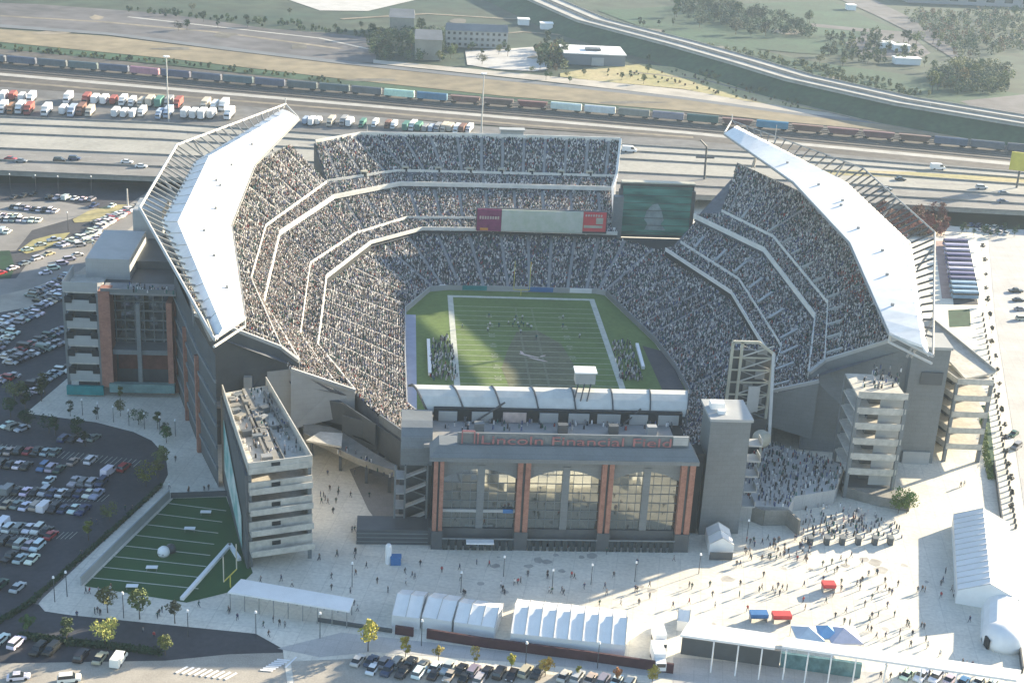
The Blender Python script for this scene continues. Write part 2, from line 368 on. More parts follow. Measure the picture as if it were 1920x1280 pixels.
# near elevated highway in front of the rail yard
HZ = 6.5
def hwp(f):
    up = [(-900, 184), (300, 232), (640, 255), (1170, 272), (1500, 292), (2700, 388)]
    lo = [(-900, 286), (300, 334), (640, 346), (1170, 362), (1500, 376), (2700, 438)]
    return [G(lerp(a[0], b[0], f), lerp(a[1], b[1], f), HZ) for a, b in zip(up, lo)]
mb = MB(); U = hwp(0); D = hwp(1); tk = V3(0, 0, 1.6)
mb.grid([D, U]); mb.grid([[p - tk for p in U], [p - tk for p in D]]); mb.grid([[p - tk for p in D], D]); mb.grid([U, [p - tk for p in U]])
hw = structure(mb.build('highway', M['highway']))
mb = MB(); mb.grid([[p + V3(0, 0, .006) for p in hwp(.97)], [p + V3(0, 0, .006) for p in hwp(.60)]]); structure(mb.build('highway_lanes', M['asphalt_light']))
tt = thing('highway_barriers', 'low concrete barriers running along the raised highway behind the stadium', 'barrier', tuple(hwp(.3)[2]))
for f in (.0, .13, .30, .58, .80, 1.0):
    S = hwp(f); m2 = MB()
    for i in range(len(S) - 1): m2.beam(S[i] + V3(0, 0, .38), S[i + 1] + V3(0, 0, .38), .5, .76)
    m2.build('barrier_wall', M['barrier'], tt)
m2 = MB()
for f in (.065, .38, .48, .66, .73, .88, .94):
    S = hwp(f)
    for i in range(len(S) - 1):
        a, b = S[i], S[i + 1]; L_ = (b - a).length; n = int(L_ / 12); d = (b - a).normalized(); w_ = Vector((-d.y, d.x, 0)) * .1
        for k in range(n):
            p = a + d * (k * 12); q = p + d * 4
            m2.poly([(r.x, r.y, HZ + .02) for r in (p - w_, q - w_, q + w_, p + w_)])
structure(m2.build('lane_markings', M['white_line']))
m2 = MB()
for up, lo in (([(1560, 318), (1700, 322), (1990, 338)], [(1500, 326), (1700, 333), (1990, 346)]),):
    P = [G(p[0], p[1], HZ + .05) for p in up] + [G(p[0], p[1], HZ + .05) for p in reversed(lo)]
    m2.poly(list(reversed(P)))
structure(m2.build('grass_median', M['drygrass']))
for i in range(26):
    f = i / 25; S = hwp(.78); k = f * (len(S) - 1.001); j = int(k); p = S[j].lerp(S[j + 1], k - j)
    m2 = MB(); m2.box((p.x, p.y, (HZ - 1.6) / 2), (1.4, 9, HZ - 1.6), .05)
    o = m2.build('highway_pier', M['barrier'])
    tag(o, 'plain concrete pier in the shade under the raised highway', 'pier', 'piers under the raised highway')

# dirt tracks and worn patches over the far plain
def track(name, pts, w_, z, material):
    P = [G(x, y) for x, y in pts]; mb = MB(); L = []; R = []
    for i, p in enumerate(P):
        d = (P[min(i + 1, len(P) - 1)] - P[max(i - 1, 0)]).normalized(); n = Vector((-d.y, d.x, 0)) * (w_ / 2); L.append(V3(p.x + n.x, p.y + n.y, z)); R.append(V3(p.x - n.x, p.y - n.y, z))
    mb.grid([R, L]); return structure(mb.build(name, material))
M['dirt'] = mat('bare dirt', (.20, .17, .125), noise=.3, scale=.03, fine=.2, fscale=.2)
M['dirt2'] = mat('worn ground', (.12, .11, .09), noise=.3, scale=.03, fine=.25, fscale=.2)
track('dirt_track', [(1180, 135), (1320, 150), (1480, 192), (1600, 222), (1760, 252)], 3.5, .11, M['dirt'])
track('dirt_track', [(860, 70), (980, 60), (1060, 66), (1180, 96)], 4, .06, M['dirt'])
track('dirt_track', [(240, 32), (420, 52), (600, 72), (690, 92)], 3, .06, M['concrete'])
track('dirt_track', [(0, 30), (200, 42), (420, 62), (640, 92)], 5, .05, M['dirt'])
track('dirt_track', [(640, 36), (800, 26), (960, 36), (1020, 30)], 5, .05, M['dirt'])
track('dirt_track', [(0, 152), (300, 178), (640, 205), (1000, 236), (1300, 258)], 4, .10, M['dirt'])
track('dirt_track', [(1690, 236), (1780, 222), (1900, 262)], 4, .12, M['dirt'])
for k, (x, y, a, b) in enumerate(((180, 34, 16, 5), (420, 66, 24, 6), (560, 88, 20, 6), (90, 62, 40, 3), (700, 150, 60, 3), (1180, 192, 70, 3), (1000, 108, 12, 4), (1220, 60, 26, 5), (1340, 92, 30, 5), (1480, 60, 30, 6), (980, 18, 30, 6), (860, 40, 20, 5), (1560, 148, 30, 4), (1660, 176, 26, 4), (320, 92, 40, 3))):
    mb = MB(); P = []
    for i in range(11):
        t_ = 2 * math.pi * i / 11; q = G(x + a * math.cos(t_) * rnd.uniform(.6, 1.2), y + b * math.sin(t_) * rnd.uniform(.6, 1.2)); P.append((q.x, q.y, .12 + k * .004))
    mb.poly(P if sum(P[i][0] * P[(i + 1) % 11][1] - P[(i + 1) % 11][0] * P[i][1] for i in range(11)) > 0 else P[::-1]); structure(mb.build('worn_patch', M['dirt2'] if k % 3 else M['dirt']))
# stains on the plaza and lots
M['stain'] = mat('old stain', (.40, .38, .34), noise=.25, scale=.2); M['tar'] = mat('tar patch', (.045, .045, .05), noise=.2, scale=.3)
for k in range(34):
    x, y = rnd.uniform(900, 1740), rnd.uniform(1040, 1180); q = G(x, y); r = rnd.uniform(.4, 1.8); P = []
    for i in range(10): t_ = 2 * math.pi * i / 10; P.append((q.x + r * rnd.uniform(.6, 1.2) * math.cos(t_), q.y + r * rnd.uniform(.6, 1.2) * math.sin(t_), .105 + k * .0004))
    mb = MB(); mb.poly(P); structure(mb.build('stain', M['stain']))
for k in range(16):
    f = rnd.random(); a = G(rnd.uniform(0, 1900), 0); S = hwp(rnd.uniform(.05, .95)); j = rnd.randrange(len(S) - 1); p = S[j].lerp(S[j + 1], rnd.random()); l, w_ = rnd.uniform(4, 18), rnd.uniform(.8, 2.4)
    mb = MB(); mb.poly([(p.x - l, p.y - w_, HZ + .012 + k * .0004), (p.x + l, p.y - w_, HZ + .012 + k * .0004), (p.x + l, p.y + w_, HZ + .012 + k * .0004), (p.x - l, p.y + w_, HZ + .012 + k * .0004)]); structure(mb.build('road_patch', M['barrier']))
# ------------------------------------------------------------------ SEATING
class Crowd:
    """people in the seats, collected per stand and written as one mesh"""
    def __init__(s): s.p = []; s.h = []; s.tint = []
    def add(s, x, y, z, h, tint): s.p.append((x, y, z)); s.h.append(h); s.tint.append(tint)
PAL_MIX = np.array([(.72, .70, .67), (.50, .48, .46), (.34, .33, .33), (.17, .17, .18), (.07, .075, .08), (.025, .027, .03), (.03, .09, .075), (.05, .14, .12), (.30, .06, .05), (.40, .30, .24), (.10, .12, .22), (.45, .42, .30)])
_mix = np.array([.23, .09, .06, .09, .15, .16, .07, .05, .02, .01, .11, .00])
PW = {'pale': _mix.copy(), 'dark': _mix.copy(), 'red': np.array([.12, .08, .08, .08, .1, .08, .02, .02, .35, .06, .01, .0])}
for k in PW: PW[k] /= PW[k].sum()
HEADS = np.array([(.40, .31, .26), (.24, .18, .15), (.62, .60, .58), (.04, .035, .03), (.03, .08, .07), (.12, .07, .04)])
def crowd_mesh(name, cr, parent=None, stand=.4):
    n = len(cr.p)
    P = np.array(cr.p); H = np.array(cr.h); T = np.array(cr.tint)
    c, s = np.cos(H), np.sin(H)
    sc = nrs.uniform(.8, 1.02, n); up = np.where(nrs.rand(n) < stand, nrs.uniform(.15, .5, n), 0.0)
    prof = []
    for z, rx, ry, y0 in ((.05, .26, .20, 0), (.78, .21, .15, .01)):
        for k in range(6): prof.append((rx * math.cos(math.pi * k / 3), ry * math.sin(math.pi * k / 3) + y0, z))
    for z, r in ((.79, .11), (1.02, .09)):
        for k in range(4): prof.append((r * math.cos(math.pi * k / 2 + .78), r * math.sin(math.pi * k / 2 + .78), z))
    NV = 20
    V = np.zeros((n, NV, 3), np.float32)
    for k, (a, b, z) in enumerate(prof):
        V[:, k, 0] = P[:, 0] + (a * c - b * s) * sc; V[:, k, 1] = P[:, 1] + (a * s + b * c) * sc
        V[:, k, 2] = P[:, 2] + z * sc + (up if z > .5 else 0)
    q = [(k, (k + 1) % 6, 6 + (k + 1) % 6, 6 + k) for k in range(6)] + [(6, 7, 8, 9), (6, 9, 10, 11)] + [(12 + k, 12 + (k + 1) % 4, 16 + (k + 1) % 4, 16 + k) for k in range(4)] + [(16, 17, 18, 19)]
    NQ = len(q)
    F = (np.arange(n)[:, None, None] * NV + np.array(q)[None]).reshape(-1)
    body = np.zeros((n, 3))
    for k in PW:
        m = T == k
        if m.any(): body[m] = PAL_MIX[nrs.choice(len(PAL_MIX), m.sum(), p=PW[k])]
    body *= nrs.uniform(.6, 1.1, (n, 1)); head = HEADS[nrs.choice(len(HEADS), n, p=[.30, .2, .10, .22, .09, .09])]
    Cc = np.ones((n, NV, 4), np.float32); Cc[:, :12, :3] = body[:, None]; Cc[:, 12:, :3] = head[:, None]
    me = bpy.data.meshes.new(name); nf = n * NQ
    me.vertices.add(n * NV); me.vertices.foreach_set('co', V.reshape(-1))
    me.loops.add(nf * 4); me.loops.foreach_set('vertex_index', F.astype(np.int32))
    me.polygons.add(nf); me.polygons.foreach_set('loop_start', np.arange(nf, dtype=np.int32) * 4)
    me.update(calc_edges=True)
    at = me.color_attributes.new('Col', 'FLOAT_COLOR', 'POINT'); at.data.foreach_set('color', Cc.reshape(-1))
    me.materials.append(M['crowd']); me.validate()
    return link(name, me, parent)

def patchy(x, y):
    return .5 + .25 * (math.sin(x * 2.1 + 1.3 * math.sin(y * 1.7)) + math.sin(y * 2.3 + 1.1 * math.sin(x * 1.9 + .6)))
def vv(P): return [Vector(p) for p in P]
def pathlen(P): return sum((P[i + 1] - P[i]).length for i in range(len(P) - 1))
def deck(mb, F, B, depth=.86, crowd=None, tint='pale', occ=.955, aisle=10.5, tintf=None, m=0, skip=None, first=0):
    """stepped seating between a front path and a back path; fills the rows with people"""
    p0x = F[0][0] * .31 + F[0][2]; F = vv(F); B = vv(B); n = max(2, int(round(max((b - f).xy.length for f, b in zip(F, B)) / depth)))
    for k in range(len(F) - 1):
        mid = ((F[k + 1] - F[k]).length + (B[k + 1] - B[k]).length) / 2; na = max(1, round(mid / aisle))
        for j in range(na):
            f = (j + .5) / na; a, b = F[k].lerp(F[k + 1], f), B[k].lerp(B[k + 1], f); w_ = (F[k + 1] - F[k]).normalized() * .55; e = V3(0, 0, .12)
            mb.poly([a - w_ + e, a + w_ + e, b + w_ + e, b - w_ + e], 1)
    for r in range(n):
        t0, t1 = r / n, (r + 1) / n
        P0 = [f.lerp(b, t0) for f, b in zip(F, B)]; P1 = [f.lerp(b, t1) for f, b in zip(F, B)]
        T1 = [V3(q.x, q.y, p.z) for p, q in zip(P0, P1)]
        mb.grid([P0, T1], m); mb.grid([T1, P1], m)
        if crowd is None or r < first: continue
        for k in range(len(F) - 1):
            a = P0[k].lerp(T1[k], .55); b = P0[k + 1].lerp(T1[k + 1], .55); L = (b - a).length
            mid = ((F[k + 1] - F[k]).length + (B[k + 1] - B[k]).length) / 2; na = max(1, round(mid / aisle))
            dx = b - a; out = (B[k] - F[k]); h = math.atan2(dx.y, dx.x)
            cnt = int(L / .48)
            ph = rnd.random()
            for i in range(cnt):
                f = (i + ph) / cnt
                d = abs((f * na) % 1.0 - .5) if na > 0 else 1
                if d * L / na < .72: continue
                if rnd.random() > occ - (.28 if patchy(p0x + k * 7.3 + a.x * .06 + dx.x * f * .06, r * .16 + a.y * .05 + dx.y * f * .05) > .62 else 0): continue
                p = a + dx * f
                if skip and skip(p): continue
                crowd.add(p.x + rnd.uniform(-.2, .2), p.y + rnd.uniform(-.2, .2), p.z, h + rnd.gauss(0, .55), tintf(p) if tintf else tint)
def wall_strip(mb, P, h, th=.3, m=0, drop=0.0):
    for i in range(len(P) - 1):
        a, b = Vector(P[i]), Vector(P[i + 1])
        mb.beam(a + V3(0, 0, (h - drop) / 2), b + V3(0, 0, (h - drop) / 2), th, h + drop, m)
def mirror(P): return [(-x, y, z) for x, y, z in P]
def closed_end(mb, prof, z0, m=0):
    """end wall under a stepped profile (list of points front to back) down to z0"""
    pr = vv(prof); mb.poly(list(pr) + [V3(p.x, p.y, z0) for p in reversed(pr)], m)

# node paths, right-hand side (x > 0); the left side is the mirror image with small survey differences
def side_paths(s):
    if s > 0:
        A = [(54.5, -62, 14.5), (68, -28, 14.5), (68.2, 26, 14.5), (53.3, 72, 14.5)]
        Bm = [(59, -64, 16.2), (72.3, -27, 16.2), (72.6, 35, 16.2), (59.5, 76, 16.2)]
        K = [(72, -68, 22), (87.5, -20, 21.8), (87.5, 50, 21.8), (70, 94, 21.8)]
        Cc = [(70, -64.5, 23), (84.2, -18, 23), (83.6, 48.5, 23), (66, 88, 23)]
        D = [(75, -61.5, 25.6), (89.2, -13, 25.6), (88.3, 55.5, 25.6), (76, 86.5, 25.6)]
        K2 = [(97, -69, 37.5), (107, -24, 37.5), (107, 56, 37.5), (86, 112, 37.5)]
        LF = [(33, -62, 1.2), (45.5, -30, 1.2), (44.6, -8, 1.2), (41.8, 15, 1.2), (31, 61, 1.2)]
        LB = [(52, -66, 12.6), (69.5, -28, 12.6), (69.8, 0, 12.6), (69.8, 26, 12.6), (55, 74, 12.6)]
    else:
        A = mirror([(55, -64, 14.5), (67, -31, 14.5), (67.7, 31, 14.5), (54, 70, 14.5)])
        Bm = mirror([(60, -64, 16.2), (72.3, -27, 16.2), (73.6, 39.5, 16.2), (59.5, 75, 16.2)])
        K = mirror([(72, -68, 22), (87.5, -20, 21.8), (87.8, 54, 21.8), (70.5, 103, 21.8)])
        Cc = mirror([(70, -64.5, 23), (83.8, -18.7, 23), (84.8, 51.4, 23), (68.7, 98, 23)])
        D = mirror([(75, -61.5, 25.6), (88.8, -5, 25.6), (89.3, 50.5, 25.6), (71.8, 109, 25.6)])
        K2 = mirror([(97, -69, 37.5), (107, -24, 37.5), (107, 56, 37.5), (86, 117, 37.5)])
        LF = mirror([(30, -63, 1.2), (40.5, -42, 1.2), (41.2, 0, 1.2), (41.2, 38.5, 1.2), (32.6, 60, 1.2)])
        LB = mirror([(48, -76, 12.6), (69, -31, 12.6), (69.4, 0, 12.6), (69.4, 32, 12.6), (55.5, 72, 12.6)])
    return A, Bm, K, Cc, D, K2, LF, LB

ROOF = [  # inner edge, ridge, outer strip edge, ring  (right-hand side)
    ((81.5, -91, 45.6), (85.2, -104.2, 47.6), (86.2, -106.5, 46.2), (86.9, -107.5, 46.2)),
    ((93.6, -13, 45.6), (108, -20, 47.8), (114.2, -10, 44.7), (120.3, -11, 49)),
    ((93.6, 57.5, 45.6), (108.8, 57, 47.8), (114.2, 61, 44.7), (120.8, 66, 49)),
    ((83.6, 129, 45.6), (88, 132, 47.4), (91, 141, 46.2), (90, 146, 47))]

def build_side(s, label_stand):
    A, Bm, K, Cc, D, K2, LF, LB = side_paths(s)
    base = V3(s * 88, 10, 0)
    t = thing('grandstand', label_stand, 'grandstand', base)
    cr = Crowd(); side = 'pale' if s < 0 else 'dark'
    def redf(p):
        return 'red' if (s > 0 and 95 < p.x < 108 and -32 < p.y < 2 and rnd.random() < .6) else side
    # lower tier
    mb = MB(); deck(mb, LF, LB, crowd=cr, tint=side)
    closed_end(mb, [LF[0], LB[0]], 0); closed_end(mb, [LF[-1], LB[-1]], 0)
    mb.grid([vv(LB), [V3(p[0], p[1], 0) for p in LB]])
    mb.build('lower_tier', [M['seats'], M['deck']], t)
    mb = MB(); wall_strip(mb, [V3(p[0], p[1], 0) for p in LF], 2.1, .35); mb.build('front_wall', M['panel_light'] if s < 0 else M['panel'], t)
    # club tier (two banks of rows split by a cross aisle) and its fascia
    mb = MB(); B0 = [(p[0], p[1], p[2] - .9) for p in Bm]
    deck(mb, A, B0, crowd=cr, tint=side); deck(mb, Bm, K, crowd=cr, tint=side)
    mb.grid([vv(B0), vv(Bm)])
    und = [V3(p[0], p[1], p[2] - 1.5) for p in A]; undk = [V3(p[0], p[1], p[2] - 4) for p in K]
    mb.grid([undk, und])
    for e in (0, -1): closed_end(mb, [A[e], B0[e], Bm[e], K[e]], 12.4)
    mb.build('club_tier', [M['seats'], M['deck']], t)
    mb = MB(); wall_strip(mb, vv(A), .95, .4, drop=.35); mb.build('club_fascia', M['fascia'], t)
    mb = MB(); wall_strip(mb, vv(Bm), .75, .3, drop=.2); mb.build('aisle_rail', M['fascia'], t)
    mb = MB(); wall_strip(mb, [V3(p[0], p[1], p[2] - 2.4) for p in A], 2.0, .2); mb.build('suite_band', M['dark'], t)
    # upper tier
    mb = MB(); D0 = [(p[0], p[1], p[2] - 1.0) for p in D]
    deck(mb, Cc, D0, crowd=cr, tint=side); deck(mb, D, K2, crowd=cr, tintf=redf)
    mb.grid([vv(D0), vv(D)])
    und = [V3(p[0], p[1], p[2] - 1.7) for p in Cc]; undk = [V3(p[0], p[1], p[2] - 4) for p in K2]
    mb.grid([undk, und])
    mb.build('upper_tier', [M['seats'], M['deck']], t)
    mb = MB(); wall_strip(mb, vv(Cc), 1.0, .45, drop=.75); mb.build('upper_fascia', M['fascia'], t)
    mb = MB(); wall_strip(mb, vv(D), .8, .3, drop=.2); mb.build('aisle_rail', M['fascia'], t)
    mb = MB(); wall_strip(mb, vv(K2), .6, .3, drop=3.0); mb.build('rear_parapet', M['panel'], t)
    # vomitory side walls: pale sloping slabs standing in the rows
    kk = [(D, K2, .02, .2), (Bm, K, .05, .42)] if s > 0 else []
    for F_, B_, u0, u1 in kk:
        F_ = vv(F_); B_ = vv(B_)
        for i in range(3):
            L = (F_[i + 1] - F_[i]).length; n = max(2, int(L / 12.5))
            for k in range(n):
                f = (k + .25 + rnd.uniform(-.12, .12)) / n; a = F_[i].lerp(F_[i + 1], f); b = B_[i].lerp(B_[i + 1], f)
                p = a.lerp(b, u0); q = a.lerp(b, u1); m2 = MB()
                m2.beam(p + V3(0, 0, .8), q + V3(0, 0, .8), 1.1, .8)
                m2.build('vomitory', M['panel_light'], t)
    # outer wall and end walls
    mb = MB()
    outer = [V3(s * 88.4, -94, 0) if s < 0 else V3(98.5, -62, 0), V3(s * 95.7, -73, 0) if s < 0 else V3(101, -54, 0), V3(s * 107.5, -33, 0), V3(s * 108, 58, 0), V3(s * 88, 116, 0)]
    return t, cr, (A, Bm, K, Cc, D, K2, LF, LB), outer

def canopy(t, s):
    N = [[V3(s * p[0], p[1], p[2]) for p in row] for row in ROOF]
    # resample each bay for panel seams
    rows = []
    for i in range(3):
        for k in range(8):
            f = k / 8; rows.append([N[i][j].lerp(N[i + 1][j], f) for j in range(4)])
    rows.append(N[3])
    mb = MB(); th = V3(0, 0, .7)
    for a, b in ((0, 1), (1, 2)):
        P = [r[a] for r in rows]; Q = [r[b] for r in rows]
        mb.grid([P, Q]); mb.grid([[q - th for q in Q], [p - th for p in P]])
    mb.grid([[p[0] - th for p in rows], [p[0] for p in rows]]); mb.grid([[p[2] for p in rows], [p[2] - th for p in rows]])
    for r in (rows[0], rows[-1]): mb.poly([r[0], r[1], r[2], r[2] - th, r[1] - th, r[0] - th])
    roof = mb.build('roof_canopy', M['roof_white'], t)
    # seams, edge gutter, roof vents
    mb = MB()
    for r in rows[1:-1]:
        mb.beam(r[1] + V3(0, 0, .06), r[2] + V3(0, 0, .06), .35, .14)
    mb.build('seam', M['steel_pale'], roof)
    mb = MB()
    for i in range(len(rows) - 1): mb.beam(rows[i][0] - V3(s * .35, 0, .5), rows[i + 1][0] - V3(s * .35, 0, .5), .35, .5)
    mb.build('gutter', M['steel_grey'], roof)
    for (i, f, u) in ((0, .3, .4), (0, .62, .5), (0, .9, .55), (1, .2, .4), (1, .55, .5), (1, .62, .62), (1, .9, .45), (2, .3, .5)):
        p = N[i][0].lerp(N[i + 1][0], f).lerp(N[i][1].lerp(N[i + 1][1], f), u); m2 = MB()
        m2.box((p.x, p.y, p.z + .3), (.75, .75, .7)); m2.build('roof_vent', M['steel_grey'], roof)
    # ring tube and the raking struts from roof edge to ring, down stays to the rear wall
    mb = MB()
    ring = []
    for i in range(3):
        for k in range(8): ring.append(N[i][3].lerp(N[i + 1][3], k / 8))
    ring.append(N[3][3])
    for i in range(len(ring) - 1): mb.tube(ring[i], ring[i + 1], .45 if s < 0 else .28, n=8)
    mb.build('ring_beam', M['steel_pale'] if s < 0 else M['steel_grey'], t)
    e0 = MB(); e0.tube(N[0][0] - V3(0, 0, .3), N[0][3], .5); e0.tube(N[0][0] - V3(0, 0, 2.4), N[0][3] - V3(0, 0, 2.0), .35)
    e0.tube(N[0][0] - V3(0, 0, 2.4), N[0][0], .35); e0.build('end_truss', M['steel_pale'], t)
    if True:
        e0 = MB(); e0.tube(N[3][0], N[3][3], .3); e0.tube(N[3][3], N[3][3] + V3(0, 0, 2.5), .25); e0.build('end_truss', M['steel_pale'], t)
    for i, r in enumerate(rows):
        if i == 0: continue
        for h in ((0, .5) if i < len(rows) - 1 else (0,)):
            q = r if h == 0 else [a.lerp(b, .5) for a, b in zip(r, rows[i + 1])]
            m2 = MB(); m2.beam(q[1].lerp(q[2], .8) + V3(0, 0, .3), q[3], .32, .5)
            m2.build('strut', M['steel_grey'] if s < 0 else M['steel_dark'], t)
    for i in range(2, len(rows) - 1, 5):
        r = rows[i]; m2 = MB(); m2.tube(r[3], V3(r[1].x, r[1].y, 36), .35); m2.tube(r[2] - V3(0, 0, 1), V3(r[1].x - s * 1, r[1].y, 36), .35)
        m2.build('stay', M['steel_grey'], t)
    return roof

STAND_L, CR_L, PL, OUT_L = build_side(-1, 'left-hand sunlit grandstand with bright crowd under its bent white roof')
STAND_R, CR_R, PR, OUT_R = build_side(1, 'right-hand shaded grandstand with dark crowd under its bent white roof')
canopy(STAND_L, -1); canopy(STAND_R, 1)

# ---- facade of the left stand: charcoal glass wall with brick pilasters
def facade(t, outer, pil, glass):
    mb = MB(); P = outer
    top = [38, 38, 38, 38, 38]
    mb.grid([[V3(p.x, p.y, 36.5) for p in P], P])
    mb.build('outer_wall', glass, t)
    # floor bands
    for z in (5, 11, 17, 23, 29):
        m2 = MB(); wall_strip(m2, [V3(p.x * 1.002, p.y, z) for p in P], .9, .5); m2.build('floor_band', M['panel'], t)
    for i in range(len(P) - 1):
        L = (P[i + 1] - P[i]).length; n = max(1, int(L / 20))
        d = (P[i + 1] - P[i]).normalized()
        for k in range(1 if i == 0 else 0, n + 1):
            p = P[i].lerp(P[i + 1], min(.985, k / n)); m2 = MB()
            ang = math.atan2(d.y, d.x)
            m2.box((p.x, p.y, 14), (1.1, 1.9, 28), ang); m2.build('brick_pilaster', pil, t)
facade(STAND_L, OUT_L, M['brick'], M['panel_dark'])
facade(STAND_R, OUT_R, M['panel'], M['panel_dark'])

# ---- near end walls of the two upper tiers: wall with sloping top, concourse wall below
def end_wall(t, s, P):
    A, Bm, K, Cc, D, K2, LF, LB = P
    mb = MB()
    c, d, k = Vector(Cc[0]), Vector(D[0]), Vector(K2[0])
    k = d + (k - d) * .985
    n = Vector((0, -1, 0)); th = n * .5
    mb.loft([c, d, k, V3(k.x, k.y, 0), V3(c.x, c.y, 0)], [c + th, d + th, k + th, V3(k.x, k.y, 0) + th, V3(c.x, c.y, 0) + th])
    mb.build('end_wall', M['panel_dark'] if s < 0 else M['panel'], t)  # left one coloured dark to stand for the open, shaded concourse end
    if s < 0:
        mb = MB(); xa, xb = c.x - .1, c.x - 8.5; y = c.y - .9
        mb.loft([(xa, y, 0), (xb, y, 0), (xb, y, 20.5), (xa, y, 21.8)], [(xa, y - .3, 0), (xb, y - .3, 0), (xb, y - .3, 20.5), (xa, y - .3, 21.8)]); mb.build('pale_panel', M['panel_light'], t)
        mb = MB(); mb.box((c.x - 16, c.y - 3.6, 12.3), (17, 6.4, .6)); mb.build('upper_deck_floor', M['deck'], t)
        mb = MB(); mb.box((c.x - 13.5, c.y - 2.2, 16), (2.2, 1.6, 7)); mb.build('pale_shaft', M['panel_light'], t)
    mb = MB(); mb.beam(c + V3(0, -.3, .5), d + V3(0, -.3, .5), 1.0, .9); mb.beam(d + V3(0, -.3, .5), k + V3(0, -.3, .5), 1.0, .9)
    mb.build('parapet', M['panel_light'], t)
    a, b, kk = Vector(A[0]), Vector(Bm[0]), Vector(K[0])
    mb = MB(); mb.loft([a, b, kk, V3(kk.x, kk.y, 5), V3(a.x, a.y, 8)], [p + th for p in (a, b, kk, V3(kk.x, kk.y, 5), V3(a.x, a.y, 8))])
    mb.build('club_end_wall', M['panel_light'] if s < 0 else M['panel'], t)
    mb = MB(); mb.beam(a + V3(0, -.3, .5), kk + V3(0, -.3, .5), .9, .9); mb.build('parapet', M['panel_light'], t)
    m2 = MB(); p = kk.lerp(k, .25); m2.box((s * 83, c.y - 3.5, 9), (5.5, .2, 2.6)); m2.build('louvre', M['panel_dark'], t)
end_wall(STAND_L, -1, PL); end_wall(STAND_R, 1, PR)

# ---- FAR STAND
FAR = thing('grandstand', 'far end grandstand facing the camera, mostly shaded, without a roof', 'grandstand', (0, 115, 0))
CRF = Crowd()
fA = [(-54, 70, 14.5), (-35.5, 88.5, 14.5), (-15, 90, 14.5), (38, 90, 14.5)]
fB = [(-59.5, 75, 16.2), (-41, 97, 16.2), (-16, 99, 16.2), (38, 99, 16.2)]
fK = [(-70.5, 103, 21.8), (-46, 124, 21.8), (-16, 125, 21.8), (40, 125.5, 21.8)]
fC = [(-68.7, 98.5, 23), (-44, 120, 23), (-16, 121.5, 23), (39.5, 123, 23)]
fD = [(-71.6, 109.6, 25.8), (-45.2, 128.6, 25.8), (-16, 130, 25.8), (42, 131.5, 25.8)]
fK2 = [(-77, 125.5, 36.5), (-60, 141.5, 36.5), (-16, 146, 36.5), (45, 147.5, 36.5)]
fLF = [(-32.6, 60.5, 1.2), (-26, 62.5, 1.2), (0, 63, 1.2), (27.5, 63, 1.2), (31, 61, 1.2)]
fLB = [(-55.5, 72.5, 12.6), (-36, 91.5, 12.6), (0, 92.5, 12.6), (36, 92.5, 12.6), (55, 74.5, 12.6)]
mb = MB(); deck(mb, fLF, fLB, crowd=CRF, tint='dark', aisle=9); mb.grid([vv(fLB), [V3(p[0], p[1], 0) for p in fLB]]); mb.build('lower_tier', [M['seats'], M['deck']], FAR)
mb = MB(); wall_strip(mb, [V3(p[0], p[1], 0) for p in fLF], 2.0, .35); mb.build('front_wall', M['panel_light'], FAR)
mb = MB(); fB0 = [(p[0], p[1], p[2] - .9) for p in fB]
deck(mb, fA, fB0, crowd=CRF, tint='dark'); deck(mb, fB, fK, crowd=CRF, tint='dark'); mb.grid([vv(fB0), vv(fB)])
mb.grid([[V3(p[0], p[1], p[2] - 4) for p in fK], [V3(p[0], p[1], p[2] - 1.5) for p in fA]]); closed_end(mb, [fA[-1], fB0[-1], fB[-1], fK[-1]], 6); mb.build('club_tier', [M['seats'], M['deck']], FAR)
mb = MB(); wall_strip(mb, vv(fA), .95, .4, drop=.35); mb.build('club_fascia', M['fascia'], FAR)
mb = MB(); wall_strip(mb, vv(fB), .75, .3, drop=.2); mb.build('aisle_rail', M['fascia'], FAR)
mb = MB(); fD0 = [(p[0], p[1], p[2] - 1) for p in fD]
deck(mb, fC, fD0, crowd=CRF, tint='dark', aisle=9); deck(mb, fD, fK2, crowd=CRF, tint='dark', aisle=9); mb.grid([vv(fD0), vv(fD)])
mb.grid([[V3(p[0], p[1], p[2] - 4) for p in fK2], [V3(p[0], p[1], p[2] - 1.7) for p in fC]])
closed_end(mb, [fC[0], fD0[0], fD[0], fK2[0]], 18); closed_end(mb, [fC[-1], fD0[-1], fD[-1], fK2[-1]], 0); mb.build('upper_tier', [M['seats'], M['deck']], FAR)
mb = MB(); wall_strip(mb, vv(fC), 1.0, .45, drop=.75); mb.build('upper_fascia', M['fascia'], FAR)
mb = MB(); wall_strip(mb, [Vector(p) - V3(0, 0, 3.4) for p in fC], 1.6, .3); mb.build('suite_band', M['dark'], FAR)
mb = MB(); wall_strip(mb, vv(fD), .8, .3, drop=.2); mb.build('aisle_rail', M['fascia'], FAR)
mb = MB(); wall_strip(mb, vv(fK2), 1.5, .4, drop=2); mb.build('rear_parapet', M['fascia'], FAR)
mb = MB(); mb.grid([vv(fK2), [V3(p[0], p[1], 0) for p in fK2]]); mb.build('outer_wall', M['panel'], FAR)
mb = MB(); c, d, k = Vector(fC[-1]), Vector(fD[-1]), Vector(fK2[-1])
for a, b in ((c, d), (d, k)): mb.beam(a + V3(.3, 0, .7), b + V3(.3, 0, .7), 1.0, 1.2)
mb.beam(c + V3(.3, 0, .7), V3(37, 92, 15), 1.0, 1.2); mb.build('end_parapet', M['fascia'], FAR)
mb = MB(); c, d, k = Vector(fC[0]), Vector(fD[0]), Vector(fK2[0])
